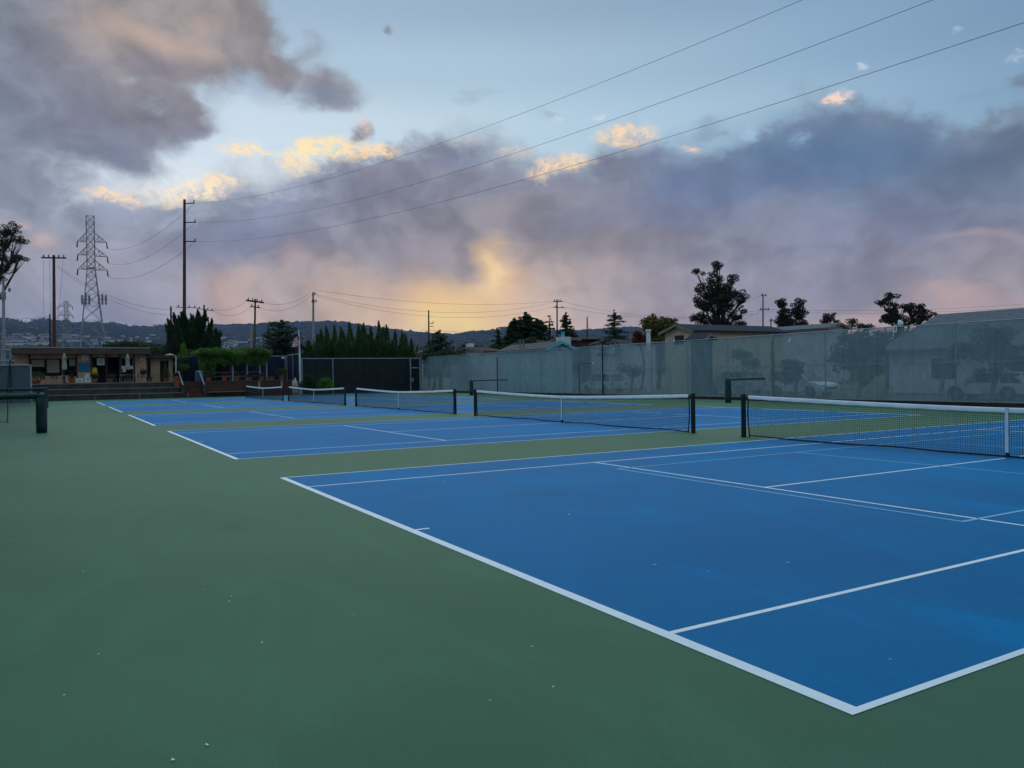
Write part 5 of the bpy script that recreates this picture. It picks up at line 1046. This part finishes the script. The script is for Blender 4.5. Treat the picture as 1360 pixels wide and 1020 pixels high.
t = pole('utility_pole', 'wooden pole with a tilted crossarm and transformer gear behind the pergola', 'utility pole', 336.5, 397, 120, .16, 'wood', [(326.5, 399, 350, 402, .13, 4), (332, 407, 345, 409, .08, 3)], utop=339)
pole('utility_pole', 'short pale pole beside the tilted crossarm pole', 'utility pole', 333.5, 433, 122, .16, 'steel')
t = pole('utility_pole', 'pale grey steel pole with small insulators above the cypress row', 'utility pole', 415.5, 388, 115, .17, 'steel', [(413.5, 392, 419.5, 391, .05, 2), (413, 401.5, 420.5, 401, .05, 3)], utop=416)
pole('utility_pole', 'dark bare pole with a side bracket in front of the sunset glow', 'utility pole', 569.3, 412, 120, .14, 'darkwood', [(569.3, 429, 575, 430, .05, 1), (569.3, 433.5, 575, 433.5, .05, 0)])
pole('utility_pole', 'dark pole with two crossarms beside the grey-roofed house', 'utility pole', 739.8, 398, 125, .15, 'darkwood', [(734.5, 400.5, 746, 400.5, .09, 4), (733.5, 408, 750, 409, .07, 2)])
pole('utility_pole', 'short dark pole right of the turquoise chimney', 'utility pole', 779.8, 421, 112, .13, 'darkwood')
pole('utility_pole', 'brown pole with two crossarms right of the tallest eucalyptus', 'utility pole', 1013.3, 391, 96, .13, 'wood', [(1009, 392.5, 1018, 393, .05, 2), (1008, 411.5, 1021.5, 411.5, .06, 4)])
pole('utility_pole', 'short stubby pole between the two eucalyptuses', 'utility pole', 1024, 423, 98, .13, 'wood', [(1021, 426, 1027, 426, .05, 2)])

def lattice(label, Y, uc, vt, vw, vb, wt, wb, arms, antennas=()):
    c = P_(uc, 400, Y); k = (P_(uc+10, vt, Y)-P_(uc, vt, Y)).x/10; t = thing('lattice_tower', label, 'pylon', (c.x, Y, 0), 'lattice transmission towers'); zt, zw = P_(uc, vt, Y).z, P_(uc, vw, Y).z; zb = P_(uc, vb, Y).z
    def hw(z): return (wt*k/2) if z >= zw else (wt+(wb-wt)*(zw-z)/(zw-zb))*k/2
    mb = MB(); zs = []; z = zt
    while z > zw+1e-6: zs.append(z); z -= wt*k*1.05
    z = zw
    while z > 4: zs.append(z); z -= hw(z)*2.0
    zs.append(0); r = .075*(Y/200)**.5
    cor = lambda z, i: (c.x+hw(z)*(1, 1, -1, -1)[i], Y+hw(z)*(1, -1, -1, 1)[i], z)
    for a, b in zip(zs[:-1], zs[1:]):
        for i in range(4):
            mb.tube([cor(a, i), cor(b, i)], r, 4, caps=False); j = (i+1) % 4
            mb.tube([cor(a, i), cor(a, j)], r*.55, 4, caps=False)
            mb.tube([cor(a, i), cor(b, j)], r*.6, 4, caps=False); mb.tube([cor(a, j), cor(b, i)], r*.6, 4, caps=False)
    mb.build('lattice', M['steel'], t)
    tips = []
    for (ul, vl, ur, vr, vu) in arms:
        for u_, v_, s in ((ul, vl, -1), (ur, vr, 1)):
            tip = P_(u_, v_, Y); zu = P_(uc, vu, Y).z; h = hw(tip.z); m2 = MB()
            for dy in (-h, h):
                m2.tube([(c.x+s*h, Y+dy, zu), tuple(tip)], r*.7, 4, caps=False); m2.tube([(c.x+s*h, Y+dy, tip.z), tuple(tip)], r*.7, 4, caps=False)
                for f in (.35, .65): A = Vector((c.x+s*h, Y+dy, zu)).lerp(tip, f); m2.tube([tuple(A), (A.x, A.y, tip.z)], r*.4, 4, caps=False); m2.tube([tuple(A), (c.x+s*(h+(abs(tip.x-c.x)-h)*(f-.3)), A.y, tip.z)], r*.4, 4, caps=False)
            arm = m2.build('arm', M['steel'], t); MB().tube([(tip.x, Y, tip.z), (tip.x+.15*s, Y, tip.z-1.4)], [.10, .16], 6).build('insulator', M['darkpipe'], arm); tips.append(Vector((tip.x, Y, tip.z-1.4)))
    for (u, v0, v1) in antennas:
        a, b = P_(u, v0, Y), P_(u, v1, Y); m3 = MB()
        for d in (-.7, 0, .7): m3.box(a.x+d-.22, a.x+d+.22, Y-.9-.3*abs(d), Y-.7-.3*abs(d), b.z, a.z-abs(d)*.4)
        m3.box(a.x-1.0, a.x+1.0, Y-.68, Y-.6, (a.z+b.z)/2-.08, (a.z+b.z)/2+.08); m3.build('antenna_panels', M['steel'], t)
    return tips
tips = lattice('large lattice transmission tower with three pairs of arms behind the clubhouse', 200, 122, 287, 357, 460, 10.5, 33, [(103, 320, 141.5, 322, 309), (103.5, 338, 142.5, 341, 328), (103.5, 357, 142.5, 359, 346)], [(113.5, 391, 405), (135.5, 391, 405)])
lattice('small distant lattice tower left of the large one', 420, 87.5, 400, 425, 462, 5, 14, [(77, 419, 96.5, 419, 411), (77, 407, 96, 407, 401.5), (78, 432, 96, 432, 424)])
def wire(pts, r, label, sagn=24):
    m = MB().tube(pts, r, 4, caps=False); o = m.build('overhead_wire', M['wire']); tag(o, label, 'overhead wire', 'overhead wires'); return o
def span(a, b, sag, n=26): a, b = Vector(a), Vector(b); return [a.lerp(b, i/n)-Vector((0, 0, 4*sag*(i/n)*(1-i/n))) for i in range(n+1)]
# three conductors over the courts, hanging to the next pole behind and right of the camera
for (u0, v0, smp, lb) in ((258, 270, (19.49, 5.51), 'uppermost of the three long conductors sweeping from the tall rust pole to the top right'),
                      (259.5, 295, (18.65, 5.94), 'middle one of the three long conductors sweeping to the top right'),
                      (259.5, 321, (15.62, 4.88), 'lowest of the three long conductors sweeping to the top right')):
    A = atY(u0, v0, 110); zB, sag = smp; wire(span(A, (30.0, -50.0, zB), sag, 90), .010, lb)
# conductors to the lattice tower, from it and between the low poles
for k, (u, v) in enumerate(((258, 270), (259.5, 295.5), (259.5, 321))): wire(span(P_(u, v, 110), tips[2*k+1], 2.2), .022, ('upper', 'middle', 'lower')[k]+' conductor sagging between the tall rust pole and the large lattice tower')
def link(u0, v0, Y0, u1, v1, Y1, sag, label, r=.017): wire(span(P_(u0, v0, Y0), P_(u1, v1, Y1), sag), r, label)
link(76, 353, 120, 233, 411, 130, 1.6, 'upper low wire running from the brown crossarm pole down to the long crossarm'); link(76, 355, 120, 262, 416, 130, 2.4, 'lower of the two wires from the brown crossarm pole to the long crossarm')
link(284, 411, 130, 327, 400, 120, .6, 'short wire between the long crossarm and the tilted crossarm'); link(284, 413, 130, 333, 408, 120, 1.0, 'short lower wire between the long crossarm and the transformer pole')
link(350, 402, 120, 414, 388, 115, .9, 'upper wire from the tilted crossarm to the grey steel pole'); link(345, 409, 120, 414, 392, 115, 1.2, 'lower wire from the transformer pole to the grey steel pole')
link(418, 385, 115, 735, 400, 125, 1.3, 'upper wire crossing the sunset glow between grey pole and double crossarm pole'); link(419, 391, 115, 737, 401, 125, 2.4, 'middle wire crossing the sunset glow'); link(420, 393, 115, 734, 408, 125, 2.6, 'lower wire crossing the sunset glow')
link(746, 400, 125, 1009, 412, 96, 2.0, 'wire from the double crossarm pole to the brown pole by the eucalyptus'); link(750, 408, 125, 1008, 416, 96, 1.5, 'lower wire from the double crossarm pole to the brown pole')
link(1021, 411, 96, 1480, 392, 70, 1.2, 'upper wire running right from the brown pole above the wide eucalyptus'); link(1021, 414, 96, 1480, 397, 70, 1.2, 'lower wire running right from the brown pole above the wide eucalyptus'); link(1021, 427, 98, 1400, 440, 80, .5, 'lowest wire running right behind the rounded eucalyptus')
link(1013, 411, 96, 940, 445, 70, .2, 'guy wire slanting left from the brown pole to the cream roof'); link(1009, 393, 96, 935, 418, 80, .3, 'thin service wire slanting left from the top of the brown pole')
link(-40, 417, 130, 66, 420, 118, .5, 'low wire at the left edge running to the short dark pole'); link(66, 428, 118, 262, 437, 150, .6, 'low wire across the hillside behind the clubhouse'); link(-30, 433, 118, 262, 446, 150, .6, 'lowest wire across the hillside behind the clubhouse')
for u, ub in ((57.5, 57.3), (65.5, 67), (83.5, 78)): wire([P_(u, 346, 120), P_((u+ub)/2+.3, 380, 119), P_(ub, 418, 118)], .014, 'thin wire hanging down from the '+{57.5: 'left end', 65.5: 'middle', 83.5: 'right end'}[u]+' of the brown pole crossarm')
link(560, 438, 120, 800, 446, 112, .3, 'upper low wire in front of the dark conifer clump'); link(640, 441, 100, 1000, 452, 85, .3, 'lower low wire crossing the dark conifer clump')

# ================================================================== hills, hillside houses
RPX = [(0,423),(20,426),(35,427.5),(47,424.5),(62,424.5),(78,427.5),(103,427.5),(123,427.5),(148,428.5),(165,432),(185,433),(218,432.6),(250,432),(286,431),(303,430),(339,429.6),(360,428),(398,427),(436,426),(465,428),(505,434),(532,438),(570,441.6),(599,443),(616,441.6),(626,440),(655,437.5),(674,436),(700,437),(763,438),(798,436),(830,434),(848,434.5),(900,438),(960,440),(1050,444),(1150,452)]
RIDGE = [(-60,1.6),(-30,2.2),(-12,2.6),(-6,3.2)]+[azel(*q) for q in RPX]+[(60,1.2),(80,1.0),(120,.8)]
_ra = np.array([a for a, _ in RIDGE]); _re = np.array([e for _, e in RIDGE])
def vnoise(x, seed): i = np.floor(x).astype(int); f = x-i; f = f*f*(3-2*f); h = lambda k: np.modf(np.abs(np.sin((k*127.1+seed*311.7))*43758.5453))[0]; return h(i)*(1-f)+h(i+1)*f
def hillz(az, d): # height in metres above the court
    e = np.interp(az, _ra, _re); H = np.tan(np.radians(e))*5200
    t1 = np.clip((d-900)/4300, 0, 1); s = t1**1.35*(1-.0); roll = 1+.16*(vnoise(az*.55+d/700, 3)-.5)*np.clip((1-t1)*4, 0, 1)+.22*(vnoise(az*.23+9, 5)-.5)*(1-t1)*np.clip((1-t1)*4, 0, 1)
    return H*s*roll
def hills():
    az = np.arange(-44, 100, .22); dd = np.concatenate([np.linspace(700, 5200, 46), [5500, 6200]]); V = np.zeros((len(az), len(dd), 3)); a = np.radians(az)
    for j, d in enumerate(dd):
        z = hillz(az, d) if d <= 5200 else hillz(az, 5200)*(.9 if d < 6000 else .2)
        z = z+(rng.random(len(az))-.4)*np.clip((d-900)/200, 0, 1)*9-(4 if d < 800 else 0)
        if 5100 < d < 5300: z = z+8*np.maximum(0, vnoise(az*3.1, 8)-.5)
        V[:, j] = np.stack([CAM.x+np.sin(a)*d, CAM.y+np.cos(a)*d, z], 1)
    n, k = len(az), len(dd); I = (np.arange(n-1)[:, None]*k+np.arange(k-1)[None, :]).ravel(); F = np.stack([I, I+1, I+k+1, I+k], 1)
    m = bpy.data.materials.new('wooded hillside'); m.use_nodes = True; g = NT(m.node_tree); b = g.n['Principled BSDF']; tc = g.node('ShaderNodeTexCoord').outputs['Object']
    n1 = g.rng(g.noise(tc, .0022, 4), .42, .6); n2 = g.rng(g.noise(tc, .012, 5, .7), .35, .65); c = g.mix(n1, (.020, .028, .020, 1), (.048, .045, .032, 1)); c = g.mix(g.math('MULTIPLY', n2, .6), c, (.014, .022, .014, 1))
    g.put(b.inputs['Base Color'], c); b.inputs['Roughness'].default_value = 1; b.inputs['Specular IOR Level'].default_value = 0
    o = fast('hills', V.reshape(-1, 3), F, m); tag(o, kind='structure')
hills()
# tree clumps on the ridge line and slope read as one wood
def far_wood():
    P = []; S = []
    for i in range(5200):
        a = rng.uniform(-4, 66); d = rng.choice([rng.uniform(1000, 2600), rng.uniform(2000, 5150)]); P.append((CAM.x+math.sin(R(a))*d, CAM.y+math.cos(R(a))*d, float(hillz(np.array([a]), d)[0])+2)); S.append(rng.uniform(4, 9)*(1+.25*(d > 3000)))
    for a0, n_, s0 in ((.0, 20, 4), (.9, 20, 4), (-1.9, 12, 4), (4.2, 16, 3), (6.4, 10, 3), (30.0, 26, 5), (30.8, 12, 5), (17.5, 8, 1), (-.6, 10, 3)):
        for i in range(n_): a = a0+rng.normal(0, .32); d = 5180+rng.uniform(-60, 20); P.append((CAM.x+math.sin(R(a))*d, CAM.y+math.cos(R(a))*d, float(hillz(np.array([a]), 5190)[0])+s0)); S.append(s0*rng.uniform(.9, 1.9))
    P = np.array(P); S = np.array(S); ico = []; t_ = (1+5**.5)/2
    base = np.array([(-1,t_,0),(1,t_,0),(-1,-t_,0),(1,-t_,0),(0,-1,t_),(0,1,t_),(0,-1,-t_),(0,1,-t_),(t_,0,-1),(t_,0,1),(-t_,0,-1),(-t_,0,1)])/1.9
    F0 = np.array([(0,11,5),(0,5,1),(0,1,7),(0,7,10),(0,10,11),(1,5,9),(5,11,4),(11,10,2),(10,7,6),(7,1,8),(3,9,4),(3,4,2),(3,2,6),(3,6,8),(3,8,9),(4,9,5),(2,4,11),(6,2,10),(8,6,7),(9,8,1)])
    V = (P[:, None, :]+base[None]*S[:, None, None]*rng.uniform(.7, 1.3, (len(P), 12, 1))); F = (F0[None]+12*np.arange(len(P))[:, None, None]).reshape(-1, 3)
    tag(fast('distant_wood', V.reshape(-1, 3), F, foliage('distant wood leaf', (.016, .026, .014), (.03, .042, .02), .01, 0)), 'dark wooded patches and ridge trees on the distant hills', 'woodland', kind='stuff')
far_wood()
def hill_house_proto(wall, roof, s):
    t = thing('hillside_house', '', 'house', (0, 0, 0), 'pale houses scattered on the hillside'); MB().box(-7*s, 7*s, -5, 5, -5, 5).build('wall', M[wall], t)
    MB().prism([(-5.5, 5.002), (0, 7.6), (5.5, 5.002)], 'x', -7.6*s, 7.6*s).build('roof', M[roof], t)
    mb = MB()
    for x in (-4.5, -1.5, 1.5, 4.5): mb.box(x*s-.7, x*s+.7, -5.06, -5.003, 1.2, 3.2)
    mb.build('windows', M['darkopen'], t); return t
protos = [hill_house_proto('whitewall', 'roofgrey', 1), hill_house_proto('yellowwall', 'roofbrown', 1.5), hill_house_proto('whitewall', 'shingled', 2.2)]
first = [True]*3
def hh(u, d, v, k, label, rot):
    d3 = ray(u, v); a = math.degrees(math.atan2(d3.x, d3.y)); h = math.hypot(d3.x, d3.y); el_ = math.atan2(d3.z, h)
    # walk out along the bearing until the slope is met
    for dist in range(950, 5100, 25):
        z = float(hillz(np.array([a]), dist)[0])
        if z >= CAM.z+math.tan(el_)*dist: break
    loc = (CAM.x+math.sin(R(a))*dist, CAM.y+math.cos(R(a))*dist, z+2.0); o = protos[k]
    if first[k]: first[k] = False; o.location = loc; o.rotation_euler.z = rot; o['label'] = label
    else: o = dup(o, loc, rot, label)
zones = [((-2, 34), (444, 459), 30, 'pale house on the hillside above the left end of the clubhouse'), ((34, 66), (443, 459), 16, 'pale house on the hillside left of the brown crossarm pole'), ((76, 108), (445, 458), 14, 'pale house on the hillside beneath the small distant tower'),
         ((108, 160), (447, 459), 14, 'pale house on the hillside beneath the large lattice tower'), ((160, 222), (446, 458), 12, 'pale house on the hillside above the hedge'), ((292, 334), (449, 463), 14, 'pale house on the hillside right of the big juniper'), ((336, 362), (448, 462), 9, 'pale house on the hillside between pergola pole and cedar'), ((380, 412), (446, 458), 6, 'pale house on the hillside behind the flag'), ((548, 566), (466, 474), 4, 'pale house on the low slope behind the gate')]
for (ua, ub), (va, vb), n_, lb in zones:
    for i in range(n_): kk = int(rng.integers(0, 3)); hh(rng.uniform(ua, ub), 0, rng.uniform(va, vb), kk, lb.replace('pale house', ('small white house', 'long cream house', 'long dark-roofed building')[kk]), rng.uniform(-.7, .7))
# ------------------------------------------------------------------ evening haze over the valley
HZ = MB().box(-6600, 6600, -6600, 6600, -1.2, 600).build('haze', None); HZ.data.materials.clear()
hm = bpy.data.materials.new('haze'); hm.use_nodes = True; hm.node_tree.nodes.clear(); g = NT(hm.node_tree); pv = g.node('ShaderNodeVolumePrincipled'); pv.inputs['Color'].default_value = (.42, .56, 1.0, 1); pv.inputs['Density'].default_value = 5.5e-5; pv.inputs['Anisotropy'].default_value = .2
ho = g.node('ShaderNodeOutputMaterial'); g.l.new(pv.outputs[0], ho.inputs['Volume']); HZ.data.materials.append(hm); tag(HZ, 'thin blue evening haze over the valley', 'haze', kind='stuff')
